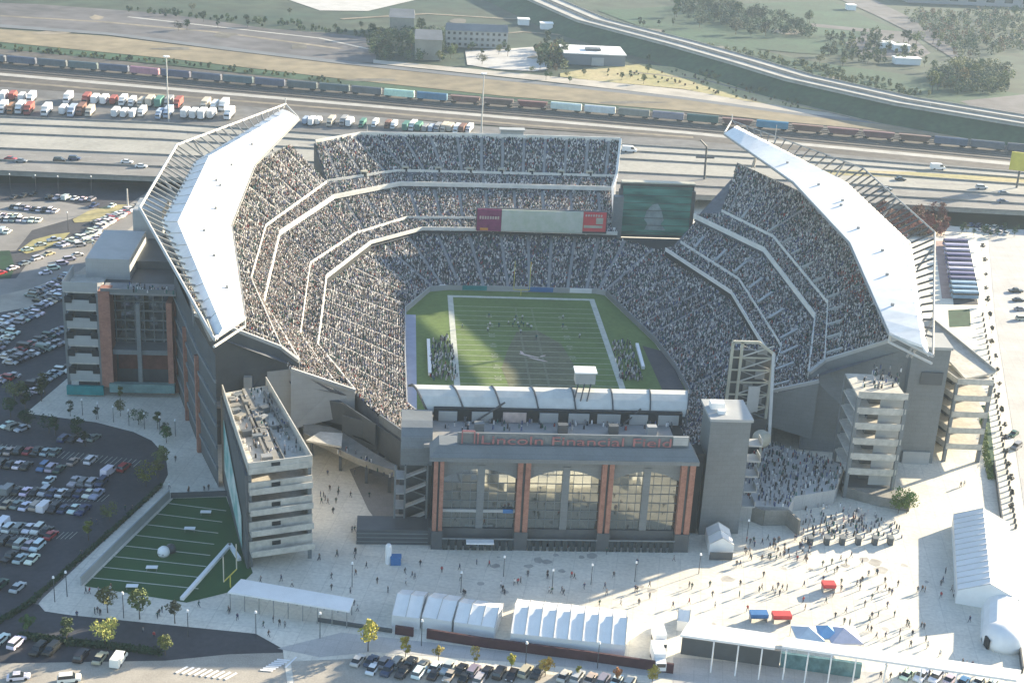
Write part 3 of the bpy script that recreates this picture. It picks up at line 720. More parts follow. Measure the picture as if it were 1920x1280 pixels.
mb.loft([d, k, V3(k.x, k.y, 20), V3(d.x, d.y, 20)], [p + V3(-.6, .3, 0) for p in (d, k, V3(k.x, k.y, 20), V3(d.x, d.y, 20))]); mb.build('end_wall', M['panel_dark'], FAR)
# portals along the cross aisle and the small press box on the rear parapet
F_ = vv(fD)
for k, x in enumerate((-58, -42, -29, -16.5, -4, 8, 20, 31.5)):
    i = 0 if x < -45 else (1 if x < -16 else 2)
    f = (x - F_[i].x) / (F_[i + 1].x - F_[i].x); p = F_[i].lerp(F_[i + 1], f)
    m2 = MB(); m2.box((p.x, p.y + 1.6, p.z + .9), (2.6, 3.2, 1.8)); m2.box((p.x, p.y - .05, p.z + .7), (1.5, .2, 1.4), 0, 1)
    m2.build('portal', [M['steel_yellow'], M['dark']], FAR)
m2 = MB(); p = GY(938, 252, 148); q = GY(981, 252, 148); m2.box(((p.x + q.x) / 2, 148, 38.3), ((q - p).x, 3, 2.6)); m2.box(((p.x + q.x) / 2, 147.4, 39.9), ((q - p).x + 1, 4.4, .4))
m2.build('camera_booth', M['panel_light'], FAR)
# big ribbon of advertising panels hung in front of the club tier
AD = thing('advert_board', 'long pale green advertising board with red and purple ends on the far stand', 'board', (9, 88, 15))
def board_px(name, x0, x1, y, z0, z1, material, parent):
    m2 = MB(); m2.box(((x0 + x1) / 2, y, (z0 + z1) / 2), (x1 - x0, .6, z1 - z0)); return m2.build(name, material, parent)
board_px('purple_panel', -15.2, -6.2, 87.6, 15.0, 23.4, mat('purple panel', (.20, .03, .10), rough=.5, noise=.2, scale=.4), AD)
board_px('green_panel', -6.1, 24.3, 87.6, 15.3, 23.4, mat('pale green panel', (.42, .47, .36), rough=.5, col2=(.55, .56, .50), scale=.28), AD)
board_px('red_panel', 24.4, 33.0, 87.6, 16.0, 23.4, mat('red advert panel', (.55, .06, .07), rough=.5, noise=.1, scale=.3), AD)
m2 = MB(); m2.box((28.2, 87.2, 17.9), (7, .12, 1.0)); m2.box((30.5, 87.15, 20.2), (2.6, .12, 2.4)); m2.build('lettering_block', M['steel_yellow'], AD)
m2 = MB()
for i in range(8): m2.box((-14 + i * .95, 87.2, 20.2), (.6, .12, 1.1))
m2.build('lettering', M['letter_face'], AD)
m2 = MB()
for i in range(7): m2.box((25.4 + i * .95, 87.2, 22.2), (.6, .12, .8))
m2.build('lettering', M['letter_face'], AD)
m2 = MB(); m2.box((-12.5, 87.2, 15.8), (3, .1, .9)); m2.build('orange_strip', mat('orange strip', (.6, .25, .05)), AD)
m2 = MB(); m2.box((9, 88.6, 19.3), (49, 1.0, 8.6)); m2.build('back_frame', M['steel_dark'], AD)

# ---- lower corner stand at the near left and the near end bank under the entrance building
NEAR = thing('grandstand', 'low near end seating bank half hidden behind the brick entrance building', 'grandstand', (0, -80, 0))
CRN = Crowd()
nLF = [(-30, -63.5, 1.2), (-22, -66, 1.2), (0, -66, 1.2), (22, -66, 1.2), (33, -62.5, 1.2)]
nLB = [(-48, -77, 12.6), (-38, -93, 12.6), (0, -95, 12.6), (38, -93, 12.6), (52, -67, 12.6)]
mb = MB(); deck(mb, nLF, nLB, crowd=CRN, tint='pale', aisle=9); mb.grid([vv(nLB), [V3(p[0], p[1], 7) for p in nLB]]); mb.build('lower_tier', [M['seats'], M['deck']], NEAR)
mb = MB(); wall_strip(mb, vv(nLB), 1.2, .4, drop=1.2); mb.build('rear_parapet', M['panel'], NEAR)
for nm, cr, lab in (('crowd', CR_L, 'sunlit crowd filling the left-hand grandstand, pale and dark dots'), ('crowd', CR_R, 'shaded crowd filling the right-hand grandstand, blue-grey dots'),
                    ('crowd', CRF, 'crowd filling the far end grandstand, shaded above and lit below'), ('crowd', CRN, 'crowd on the low near end seating beside the entrance building')):
    o = crowd_mesh(nm, cr); tag(o, lab, 'crowd', kind='stuff')
print('seats', len(CR_L.p), len(CR_R.p), len(CRF.p), len(CRN.p))
# ------------------------------------------------------------------ FIELD
mb = MB(); mb.poly([(-40.8, -60, .16), (45, -60, .16), (45, -20, .16), (41.5, 15, .16), (30.6, 61, .16), (27.4, 62.6, .16), (-26, 62.3, .16), (-32.4, 60, .16), (-40.8, 38.5, .16)])
structure(mb.build('field', M['turf']))
mb = MB(); mb.poly([(-9, -30, .18), (-2, -36, .18), (9, -33, .18), (13, -12, .18), (10, 12, .18), (3, 24, .18), (-4, 22, .18), (-8, 6, .18), (-11, -10, .18)])
structure(mb.build('worn_turf', M['turf_worn']))
mb = MB()
def rect(x0, y0, x1, y1, z): mb.poly([(x0, y0, z), (x1, y0, z), (x1, y1, z), (x0, y1, z)])
Hx, Hy = 24.38, 54.86
rect(-Hx - 1.9, -Hy - 1.9, -Hx, Hy + 1.9, .20); rect(Hx, -Hy - 1.9, Hx + 1.9, Hy + 1.9, .20); rect(-Hx, Hy, Hx, Hy + 1.9, .20)
for k in range(21):
    y = -45.72 + k * 4.572; rect(-Hx, y - .1, Hx, y + .1, .20)
for k in range(101):
    y = -45.72 + k * .9144
    for x in (-2.82, 2.82): rect(x - .35, y - .06, x + .35, y + .06, .20)
structure(mb.build('field_markings', M['white_line']))
for k, num in enumerate(['10', '20', '30', '40', '50', '40', '30', '20', '10']):
    y = 36.58 - k * 9.144
    for sx in (-1, 1):
        me = text_mesh(num[0] + ' ' + num[1], 2.9, .01, .05); o = link('yard_number', me); me.materials.append(M['faint'])
        o.location = (sx * 12.6, y + (2.0 if sx > 0 else -2.0) * (-1 if sx > 0 else 1), .205) if False else (sx * 12.6 + (-.9 if sx < 0 else .9), y + (2.1 if sx < 0 else -2.1), .205)
        o.rotation_euler = (0, 0, -math.pi / 2 if sx < 0 else math.pi / 2); structure(o)
mb = MB()
for (cx, cy, rx, ry, a) in ((-1.5, 1, 3.6, .5, -.5), (1.2, -2.2, 3.4, .45, -.5), (3.0, 1.0, 1.2, .4, .6), (-3.6, 3.4, .5, 1.6, .2)):
    P = []
    for i in range(14):
        t = 2 * math.pi * i / 14; x, y = rx * math.cos(t), ry * math.sin(t); P.append((cx + x * math.cos(a) - y * math.sin(a), cy + x * math.sin(a) + y * math.cos(a), .21))
    mb.poly(P)
structure(mb.build('centre_marking', M['letter_face']))
mb = MB(); mb.poly([(-41, -62, .19), (-37.6, -62, .19), (-37.6, 36, .19), (-41, 36, .19)]); structure(mb.build('side_walkway', mat('blue grey walkway', (.30, .33, .42), noise=.1)))
mb = MB(); mb.poly([(38, -50, .19), (45, -50, .19), (44.5, -8, .19), (42.5, 8, .19), (37, 12, .19)]); structure(mb.build('side_apron', M['asphalt']))
def goal(y, d, lab):
    t = thing('goal_post', lab, 'goal post', (0, y, 0))
    mb = MB(); mb.tube((0, y + d * 2, 0), (0, y + d * 2, 2.4), .16); mb.tube((0, y + d * 2, 2.4), (0, y, 3.05), .16); mb.build('stem', M['yellow'], t)
    mb = MB(); mb.tube((-2.9, y, 3.05), (2.9, y, 3.05), .14); mb.build('crossbar', M['yellow'], t)
    for x in (-2.82, 2.82):
        mb = MB(); mb.tube((x, y, 3.0), (x, y, 13.7), .12); mb.build('upright', M['yellow'], t)
goal(56.5, 1, 'yellow goal post at the far end of the big green field')
# banners along the far front wall
for i, (x0, x1, mt, lab) in enumerate(((-21.5, -12, 'teal', 'teal banner on the wall left of the far goal post'), (3, 12, 'blue', 'blue banner on the wall right of the far goal post'), (-29, -22.5, 'white', 'pale banner on the wall at the far left corner of the field'), (18, 26, 'white', 'pale banner on the wall at the far right corner of the field'))):
    mb = MB(); mb.box(((x0 + x1) / 2, 62.55, 1.15), (x1 - x0, .25, 1.7)); tag(mb.build('wall_banner', M[mt]), lab, 'banner')

# ------------------------------------------------------------------ ENTRANCE BUILDING
EB = thing('entrance_building', 'wide grey entrance building with four brick pier pairs and tall arched glass bays', 'building', (-3, -116, 0))
YF = -122.5
XL, XR = -35.0, 27.3
mb = MB(); mb.box(((XL + XR) / 2, -109.6, 12.2), (XR - XL - .4, 17.6, 23.2)); mb.box(((XL + XR) / 2, -110.2, 2.4), (XR - XL + 1.0, 23.8, 4.8), 0, 1)
mb.build('core', [M['dark'], M['panel_dark']], EB)
px_p = [(812, 831), (968, 992), (1125, 1147), (1272, 1298)]
PX = []
for a, b in px_p:
    x0 = GY(a, 920, YF).x; x1 = GY(b, 920, YF).x; PX.append((x0, x1))
for x0, x1 in PX:
    w_ = (x1 - x0) * .40
    for xa in (x0, x1 - w_):
        mb = MB(); mb.box((xa + w_ / 2, YF - .55, 14.3), (w_, 1.7, 18.8)); mb.build('brick_pier', M['brick'], EB)
    mb = MB(); mb.box(((x0 + x1) / 2, YF - .3, 14.3), (x1 - x0 - 2 * w_ + .05, 1.0, 18.8)); mb.box(((x0 + x1) / 2, YF - .6, 2.45), (x1 - x0 + .3, 2.2, 4.9)); mb.build('pier_base', M['panel_dark'], EB)
M['coated'] = mat('coated glass', (.25, .26, .24), rough=.05, metal=.85, spec=.9)
for i in range(3):
    x0, x1 = PX[i][1], PX[i + 1][0]; W = x1 - x0; xm = (x0 + x1) / 2
    mb = MB(); nx, nz = 8, 7
    z0, z1 = 5.0, 21.6
    for a in range(nx):
        for b in range(nz):
            xa, xb = x0 + W * a / nx, x0 + W * (a + 1) / nx; za, zb = lerp(z0, z1, b / nz), lerp(z0, z1, (b + 1) / nz)
            t1, t2, t3 = [rnd.uniform(-.035, .035) for _ in range(3)]
            y = YF + .75
            mb.poly([(xa, y + t1, za), (xb, y + t2, za), (xb, y + t3, zb), (xa, y + t1 + t3 - t2, zb)])
    gl = mb.build('window', M['coated'], EB)
    mb = MB()
    for a in range(1, nx): mb.box((x0 + W * a / nx, YF + .62, (z0 + z1) / 2), (.09, .14, z1 - z0))
    for b in range(1, nz): mb.box((xm, YF + .63, lerp(z0, z1, b / nz)), (W, .12, .09))
    mb.build('glazing_bars', M['mullion'], gl)
    mb = MB(); mb.box((xm + .2, YF + .45, (z0 + z1) / 2), (1.7, .7, z1 - z0)); mb.build('centre_post', M['panel'], EB)
    # arched head panel
    mb = MB(); n = 20; ar = []
    for k in range(n + 1):
        u = k / n; ar.append((x0 + W * u, 18.2 + 2.4 * (1 - (2 * u - 1) ** 2)))
    rows = [[V3(x, YF + .35, z) for x, z in ar], [V3(x, YF + .35, 23.4) for x, z in ar]]
    mb.grid(rows); mb.grid([[V3(x, YF + .7, z) for x, z in ar], rows[0]]); mb.build('arch_panel', M['panel'], EB)
    # horizontal floor band inside bay and railing
    if i == 0:
        mb = MB(); mb.box((xm, YF + .4, 9.6), (W, .5, .7)); mb.build('floor_band', M['panel_light'], EB)
        mb = MB(); mb.box((x1 - 1.7, YF + .1, 9.7), (2.4, .2, 1.0)); mb.build('blue_sign', M['blue'], EB)
    mb = MB()
    for k in range(10): mb.box((x0 + W * (k + .5) / 10, YF - 1.86, 1.5), (W / 10 * .7, .12, 2.7))
    dr = mb.build('door_row', M['glass'], EB); dr['kind'] = 'stuff'
    mb = MB(); mb.box((xm, YF - 1.9, 3.2), (W, .16, .3)); mb.build('door_rail', M['mullion'], EB)
# white awning over one door
mb = MB(); mb.box((GY(900, 1017, -125.5).x, -125.3, 2.9), (6.6, 2.0, .35)); mb.build('door_awning', M['white'], EB)
mb = MB()
mb.box(((XL + XR) / 2, YF - .5, 23.9), (XR - XL + 1.4, 2.6, 1.0))
mb.loft([(XL - .7, YF - 1.6, 24.4), (XR + .7, YF - 1.6, 24.4), (XR + .7, YF + 6, 24.4), (XL - .7, YF + 6, 24.4)], [(XL + 1.5, YF + .6, 26.6), (XR - .8, YF + .6, 26.6), (XR - .8, YF + 6, 26.6), (XL + 1.5, YF + 6, 26.6)])
mb.build('cornice', M['panel'], EB)
mb = MB(); mb.box(((XL + XR) / 2 - 2.5, -107.5, 23.6), (XR - XL - 1, 18, .8)); mb.build('terrace_floor', M['deck'], EB)
# parapet carrying the sign letters
xs0, xs1 = GY(866, 832, -120.8).x, GY(1258, 832, -120.8).x
mb = MB(); mb.box(((xs0 + xs1) / 2 + 1.6, -120.6, 28.0), (xs1 - xs0 + 5.4, .5, 2.7)); mb.build('sign_parapet', M['panel'], EB)
sg = thing('roof_sign', 'long line of red sign letters standing on the parapet of the entrance building', 'sign', (xs0, -121.2, 26.8))
words = 'Lincoln Financial Field'; size = 3.1; z0 = 26.75
tot = text_mesh(words, 1.0); Wt = max(v.co.x for v in tot.vertices); bpy.data.meshes.remove(tot)
xx = xs0 + 4.2; avail = xs1 - xx; sxk = avail / Wt; adv = 0
for k, chh in enumerate(words):
    if chh == ' ': continue
    me = text_mesh(words[:k + 1], 1.0); right = max(v.co.x for v in me.vertices); bpy.data.meshes.remove(me)
    me = text_mesh(chh, 1.0, .03, .0); lw = max(v.co.x for v in me.vertices)
    me.materials.append(M['red_letter']); o = link('letter', me, sg)
    o.matrix_parent_inverse = Matrix.Identity(4)
    o.location = (xx + (right - lw) * sxk - xs0, -.05, z0 - 26.8); o.rotation_euler = (math.pi / 2, 0, 0); o.scale = (sxk, size, 3)
mb = MB()
for a, b in (((0, 0), (0, 3.2)), ((0, 3.2), (2.9, 3.2)), ((2.9, 3.2), (2.9, 0)), ((3.7, 0), (3.7, 2.6))):
    mb.beam((xs0 + a[0], -121.25, z0 + a[1]), (xs0 + b[0], -121.25, z0 + b[1]), .3, .34)
mb.build('frame_emblem', M['red_letter'], sg)
mb = MB(); mb.box((xs1 + 2.2, -121.1, 28.3), (3.6, .3, 2.2)); mb.build('blank_panel', M['panel_light'], sg)
# suite boxes on the terrace
mb = MB(); mb.box((-3.5, -101.5, 25.6), (62, 2.2, 3.2)); mb.build('suite_wall', M['dark'], EB)
for i, x in enumerate((-31, -22.5, -14.5, -6, 1.5, 9, 16.5, 24)):
    mb = MB(); mb.box((x, -102.9, 25.4), (4.6 + (i % 3) * .6, .35, 2.6)); mb.build('suite_panel', M['letter_face'] if i == 2 else M['panel_light'], EB)
for (x, c) in ((-23.5, 'panel'), (-3.0, 'panel_dark'), (9.5, 'panel_dark'), (19, 'panel_light')):
    mb = MB(); mb.box((x, -108, 25.1), (2.4, 1.8, 2.2)); mb.build('service_cart', M[c], EB)
# canopy
M['canopy'] = mat('pale grey canopy sheet', (.52, .52, .49), rough=.7, noise=.1, scale=.3)
t = EB
sec = [(-93.5, 29.2), (-95, 30.3), (-97.5, 30.2), (-99.5, 29.2), (-101, 27.6), (-101.6, 25.9)]
n = 7
xa, xb = -40.8, 30.4; xc, xd = -36.0, 28.6
for k in range(n):
    mb = MB(); rows = []; rows2 = []
    for j, (y, z) in enumerate(sec):
        u = j / (len(sec) - 1); l, r = lerp(xa, xc, u), lerp(xb, xd, u)
        p, q = lerp(l, r, k / n) + .18, lerp(l, r, (k + 1) / n) - .18
        rows.append([V3(p, y, z), V3(q, y, z)]); rows2.append([V3(p, y + .15, z - .3), V3(q, y + .15, z - .3)])
    for j in range(len(sec) - 1):
        mb.grid([rows[j], rows[j + 1]]); mb.grid([rows2[j + 1], rows2[j]])
    mb.grid([rows2[0], rows[0]]); mb.grid([rows[-1], rows2[-1]])
    mb.build('canopy_panel', M['canopy'], EB)
for k in range(n + 1):
    mb = MB()
    for j in range(len(sec) - 1):
        u, u2 = j / (len(sec) - 1), (j + 1) / (len(sec) - 1)
        p = V3(lerp(lerp(xa, xc, u), lerp(xb, xd, u), k / n), *sec[j]); q = V3(lerp(lerp(xa, xc, u2), lerp(xb, xd, u2), k / n), *sec[j + 1])
        mb.beam(p, q, .3, .5)
    q = V3(lerp(xc, xd, k / n), *sec[-1]); mb.beam(q, (q.x, -103.5, 23.9), .4, .5)
    mb.build('canopy_rib', M['steel_dark'], EB)
mb = MB(); mb.beam((xc, -101.9, 25.6), (xd, -101.9, 25.6), .5, .6); mb.build('canopy_edge', M['steel_dark'], EB)
for a, b in (((-25, -104, 24), (-17, -102, 29)), ((12, -104, 24.0), (17, -102, 28))):
    mb = MB(); mb.beam(a, b, .35, .35); mb.build('brace', M['steel_dark'], EB)
p = GY(1098, 708, -96)
bx = thing('roof_cabin', 'small white cabin standing on top of the near end canopy', 'cabin', (p.x, -95, p.z - 2))
mb = MB(); mb.box((p.x, -94.6, p.z - .2), (5.0, 3.6, 3.0)); mb.build('cabin_body', M['panel_light'], bx)
mb = MB(); mb.box((p.x, -94.6, p.z + 1.5), (5.6, 4.4, .35)); mb.build('cabin_roof', M['white'], bx)
mb = MB()
for dx in (-1.8, -.2, 1.4): mb.beam((p.x + dx, -96.4, p.z - 1.6), (p.x + dx - 1.2, -100, p.z - 4.6), .3, .3)
mb.build('cabin_leg', M['steel_dark'], bx)

# stair tower with the rounded grey top
ST = thing('stair_tower', 'grey stair tower with a rounded barrel top left of the entrance building', 'tower', (-38.5, -112, 0))
mb = MB(); prof = [(-115.5, 18), (-115.6, 22.5), (-114.6, 25), (-112.5, 26.6), (-109.5, 27.1), (-103, 27.1), (-103, 18)]
A_ = [V3(-42.4, y, z) for y, z in prof]; B_ = [V3(-34.9, y, z) for y, z in prof]
mb.loft(A_, B_); mb.build('barrel_top', M['panel'], ST, smooth=False)
mb = MB(); mb.box((-38.6, -106.5, 9), (7.8, 7, 17.8)); mb.build('shaft', M['panel_dark'], ST)
for x in (-43.6, -41.2, -35.9):
    mb = MB(); mb.box((x, -116, 9.5), (.45, .45, 17.5)); mb.build('column', M['panel'], ST)
for k in range(4):
    z = 2.4 + k * 4.0
    mb = MB(); mb.beam((-41.2, -114.5, z), (-36.2, -114.5, z + 2.3), 1.6, .35); mb.build('stair_flight', M['panel_light'], ST)
    mb = MB(); mb.beam((-36.2, -112.4, z + 2.3), (-41.2, -112.4, z + 4.2), 1.6, .35); mb.build('stair_flight', M['panel'], ST)
    mb = MB(); mb.box((-42.4, -113.5, z), (2.4, 4.4, .3)); mb.build('landing', M['panel_light'], ST)
mb = MB(); mb.box((-44, -118.6, 2), (17, 7, 4.0)); mb.build('plinth', M['panel_dark'], ST)
mb = MB()
for k in range(3): mb.box((-44, -122.2, .9 + k * 1.1), (17.1, .1, .25))
mb.build('plinth_band', M['panel'], ST)

# lift tower right of the entrance
LT = thing('lift_tower', 'tall plain grey lift tower right of the entrance building', 'tower', (37.5, -109, 0))
mb = MB(); mb.loft([(31.8, -115.3, 0), (41.9, -114.6, 0), (42.4, -103, 0), (32.3, -103.6, 0)], [(31.8, -115.3, 30.8), (41.9, -114.6, 30.8), (42.4, -103, 30.8), (32.3, -103.6, 30.8)]); mb.build('shaft', M['panel'], LT)
mb = MB(); mb.box((37, -109, 31.1), (10.6, 12.2, .7)); mb.build('coping', M['panel_light'], LT)
mb = MB(); mb.box((34.6, -108, 32.2), (3.4, 2.6, 1.7)); mb.box((35, -111.5, 31.9), (1.8, 1.4, 1.0)); mb.build('roof_unit', M['white'], LT)
for k in range(5):
    mb = MB(); mb.box((44.6, -109.5, 6 + k * 4.2), (3.4, 4.0, .4)); mb.box((46.15, -109.5, 6.75 + k * 4.2), (.2, 4.0, 1.4)); mb.build('access_balcony', M['panel_light'], LT)
mb = MB(); mb.box((30.2, -112, 11), (2.2, 5, 22)); mb.build('slot_shade', M['dark'], LT)  # near-black block stands for the shade in the slot beside the tower

# back of the corner video board: open steel frame
VB = thing('board_frame', 'cream steel frame seen from behind, carrying a video board near the lift tower', 'frame', (52, -71, 0))
x0, x1 = 46.2, 57.6; zb, zt = 12, 34.5; y = -71
for x in (x0, x0 + 2.6, x1):
    mb = MB(); mb.beam((x, y, zb), (x, y, zt if x < 50 else zt - 3.0), .7, .7); mb.build('upright', M['steel_yellow'], VB)
mb = MB(); mb.beam((x0, y, zt), (x0 + 7, y, zt), .7, .7); mb.beam((x0 + 7, y, zt), (x1, y, zt - 3.2), .7, .7); mb.build('top_chord', M['steel_yellow'], VB)
for k in range(6):
    z = zb + k * 3.6; mb = MB(); mb.beam((x0, y, z), (x1, y, z), .35, .4); mb.build('rail', M['steel_yellow'], VB)
    mb = MB(); mb.beam((x0 + 2.6, y + .3, z), (x1, y + .3, z + 3.4), .28, .28); mb.build('brace', M['steel_pale'], VB)
    mb = MB(); mb.beam((x1, y + .5, z), (x0 + 2.6, y + .5, z + 3.4), .24, .24); mb.build('brace', M['steel_grey'], VB)
    mb = MB(); mb.box((x0 + 5.6 + (k % 2) * 3.0, y + .9, z + 1.8), (2.6, .4, 2.2)); mb.build('service_box', M['steel_grey'] if k % 2 else M['dull_conc'], VB)
mb = MB(); mb.box(((x0 + x1) / 2, y + 2.0, (zb + zt) / 2 - 1), (x1 - x0, .8, zt - zb - 4)); mb.build('board_back', M['steel_dark'], VB)
mb = MB(); mb.box((x0 + 7.2, y - .3, zb + 6), (3.2, .4, 7.5)); mb.build('panel', M['steel_pale'], VB)
mb = MB(); mb.beam((x1, y, zt - 3), (x1 - 1, y - 10, 9), .8, .8); mb.build('mast', M['steel_pale'], VB)
mb = MB(); mb.box((52, y + 1, 6.2), (12, 3, 12)); mb.build('plinth', M['steel_dark'], VB)
p = GY(1428, 822, -86)
mb = MB(); pr = [(.3 + 2.2 * math.sin(math.pi * k / 10) if 0 < k < 10 else .05, -2.3 * math.cos(math.pi * k / 10)) for k in range(11)]
mb.lathe((p.x, p.y, p.z), pr, 14)
mb.tube((p.x, p.y, 0), (p.x, p.y, p.z - 2), .4); tag(mb.build('water_tank', M['steel_yellow'], None, True), 'pale round tank on a post beside the open board frame', 'tank')

# far corner video screen
SC = thing('video_screen', 'large dark teal video screen filling the gap right of the far stand', 'screen', (53, 97, 0))
ms = bpy.data.materials.new('screen image'); ms.use_nodes = True; nt = ms.node_tree; b = nt.nodes['Principled BSDF']; b.inputs['Roughness'].default_value = .4
g = nt.nodes.new('ShaderNodeNewGeometry'); mp = nt.nodes.new('ShaderNodeMapping'); mp.inputs['Scale'].default_value = (.09, 1, .45); nz = nt.nodes.new('ShaderNodeTexNoise'); nz.inputs['Scale'].default_value = 1.0; nz.inputs['Detail'].default_value = 5
rp = nt.nodes.new('ShaderNodeValToRGB'); rp.color_ramp.elements[0].color = (.012, .055, .05, 1); rp.color_ramp.elements[0].position = .35; rp.color_ramp.elements[1].color = (.05, .17, .15, 1); rp.color_ramp.elements[1].position = .7
nt.links.new(g.outputs['Position'], mp.inputs['Vector']); nt.links.new(mp.outputs['Vector'], nz.inputs['Vector']); nt.links.new(nz.outputs['Fac'], rp.inputs['Fac'])
nt.links.new(rp.outputs['Color'], b.inputs['Base Color']); nt.links.new(rp.outputs['Color'], b.inputs['Emission Color']); b.inputs['Emission Strength'].default_value = .10
mb = MB(); mb.box((53.2, 97, 22), (26.4, .6, 18.6)); mb.build('screen_panel', ms, SC)
mb = MB(); n = 18
P = []
for (x, z) in ((49.2, 14.5), (50.2, 17), (48.8, 18.6), (49.5, 22), (51.5, 24.6), (53.6, 24.9), (55.2, 22.5), (56.4, 18.5), (55.4, 17), (57.4, 14.5)): P.append((x, 96.6, z))
mb.poly(P); mb.build('pictured_face', mat('screen highlight', (.24, .29, .29), noise=.25, scale=.4), SC)
mb = MB(); mb.box((53.2, 98.6, 21.8), (28, 2.2, 21)); mb.build('casing', M['steel_dark'], SC)
mb = MB(); mb.box((53.2, 97.6, 33), (28, 3.2, .5)); mb.build('top_ledge', M['steel_yellow'], SC)
for k in range(7):
    mb = MB(); mb.beam((40.2, 96.5, 13.5 + k * 2.9), (66.2, 96.5, 13.5 + k * 2.9), .22, .22); mb.build('mesh_rail', M['panel_dark'], SC)
for x in (39.3, 67): 
    mb = MB(); mb.box((x, 97.5, 15), (1.4, 2, 30)); mb.build('leg', M['steel_dark'], SC)
mb = MB(); mb.box((38.2, 95, 14), (3.6, 3, 28)); mb.build('side_pylon', M['panel'], SC)
mb = MB(); mb.box((53, 96, 5.6), (28, 2, 11)); mb.build('plinth', M['panel_dark'], SC)
# light mast standing behind the screen, with loudspeaker cluster
p0 = G(1322, 330, 8)
lm = thing('loudspeaker_mast', 'thin dark mast with a bent top standing behind the video screen', 'mast', (p0.x, p0.y, 0))
mb = MB(); pt = GY(1325, 275, p0.y); mb.tube((p0.x, p0.y, 0), (pt.x, p0.y, pt.z), .6, .45); mb.build('pole', M['steel_dark'], lm)
mb = MB(); mb.tube((pt.x, p0.y, pt.z), (pt.x - 3.2, p0.y, pt.z + 3), .4); mb.tube((pt.x - 4.4, p0.y, pt.z - 5), (pt.x + 4, p0.y, pt.z - 5), .5); mb.build('arm', M['steel_dark'], lm)

# ------------------------------------------------------------------ RAMP TOWERS
def stacked(t, poly, levels, step, z_first, front, solid_mat, par_mat, inset=.7, ph=1.3):
    """stack of concrete landings: slab + parapet on every level, thin columns, dark core"""
    c = sum((Vector((p[0], p[1], 0)) for p in poly), Vector()) / len(poly)
    for k in range(levels):
        z = z_first + k * step
        mb = MB(); mb.prism(poly, z - .5, z); mb.build('landing', M['landing'], t)
        mb = MB()
        for i in range(len(poly)):
            a = V3(*poly[i], z - .05 + ph / 2); b = V3(*poly[(i + 1) % len(poly)], z - .05 + ph / 2)
            if i in front: mb.beam(a, b, .28, ph)
        mb.build('parapet', par_mat, t)
    for p in poly:
        q = c.lerp(Vector((p[0], p[1], 0)), .96); mb = MB(); h = z_first + (levels - 1) * step - .3
        mb.box((q.x, q.y, h / 2), (.9, .9, h)); mb.build('column', solid_mat, t)
    core = [tuple(c.lerp(Vector((p[0], p[1], 0)), inset).xy) for p in poly]
    mb = MB(); mb.prism(core, 0, z_first + (levels - 1) * step - .55); mb.build('core', M['panel_dark'], t)
# near left
RL = thing('ramp_tower', 'near left ramp tower with stacked concrete landings and a teal banner on its side', 'tower', (-75, -110, 0))
polyL = [(-87.4, -90), (-77, -84.5), (-62.6, -129.5), (-76.4, -134)]
stacked(RL, polyL, 5, 5.0, 4.6, (1, 2, 3), M['panel'], M['landing'], .62, 2.5)
for k in range(5):
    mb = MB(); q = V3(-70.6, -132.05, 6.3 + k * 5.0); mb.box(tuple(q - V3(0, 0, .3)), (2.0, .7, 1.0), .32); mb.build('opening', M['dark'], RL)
for k in range(5):
    z = 4.6 + k * 5.0; o_ = (4 - k) * .55; f0 = V3(-76.4, -134, 0); f1 = V3(-62.6, -129.5, 0); dn = (f1 - f0).normalized(); on = V3(dn.y, -dn.x, 0) * (.2 + o_)
    mb = MB(); q = [f0, f1, f1 + on, f0 + on]; mb.prism([(p.x, p.y) for p in q], z - .5, z); mb.beam(f0 + on + V3(0, 0, z + .5), f1 + on + V3(0, 0, z + .5), .25, 1.1); mb.build('apron', M['landing'], RL)
mb = MB(); a, b = V3(-87.9, -90, 0), V3(-77.2, -134.2, 0)
mb.loft([a, b, b + V3(.6, .1, 0), a + V3(.6, .1, 0)], [p + V3(0, 0, 24) for p in (a, b, b + V3(.6, .1, 0), a + V3(.6, .1, 0))]); mb.build('side_wall', M['panel_dark'], RL)
mban = mat('printed banner', (.02, .26, .25), col2=(.62, .64, .62), scale=.11, rough=.6)
d = (b - a).normalized(); n_ = Vector((d.y, -d.x, 0)); n_ = n_ if n_.x < 0 else -n_
p0, p1 = a + d * 8 + n_ * .25, a + d * 40 + n_ * .25
mb = MB(); mb.poly([p0 + V3(0, 0, 7), p1 + V3(0, 0, 2.5), p1 + V3(0, 0, 11), p0 + V3(0, 0, 21)]); mb.poly([p0 + V3(0, 0, 7) + n_ * .06, p1 + V3(0, 0, 2.5) + n_ * .06, p1 + V3(0, 0, 11) + n_ * .06, p0 + V3(0, 0, 21) + n_ * .06][::-1]); mb.build('banner', mban, RL)
# ramps, slots and kerbs on its open top deck
for (u0, v0, u1, v1, w_) in ((.08, .36, .95, .36, .5), (.25, .62, .98, .62, .5), (.1, .86, .7, .86, .4), (.55, .0, .55, .96, .4), (.3, .36, .3, .62, .4)):
    P = [V3(*p, 24.9) for p in polyL]
    f = lambda u, v: P[0].lerp(P[3], u).lerp(P[1].lerp(P[2], u), v)
    mb = MB(); mb.beam(f(u0, v0), f(u1, v1), w_, 1.2); mb.build('deck_kerb', M['dull_conc'], RL)
mb = MB(); P = [V3(*p, 24.9) for p in polyL]; f = lambda u, v: P[0].lerp(P[3], u).lerp(P[1].lerp(P[2], u), v)
mb.poly([f(.12, .40) - V3(0, 0, .2), f(.5, .40) - V3(0, 0, .2), f(.5, .58) - V3(0, 0, .2), f(.12, .58) - V3(0, 0, .2)]); mb.build('deck_slot', M['dark'], RL)
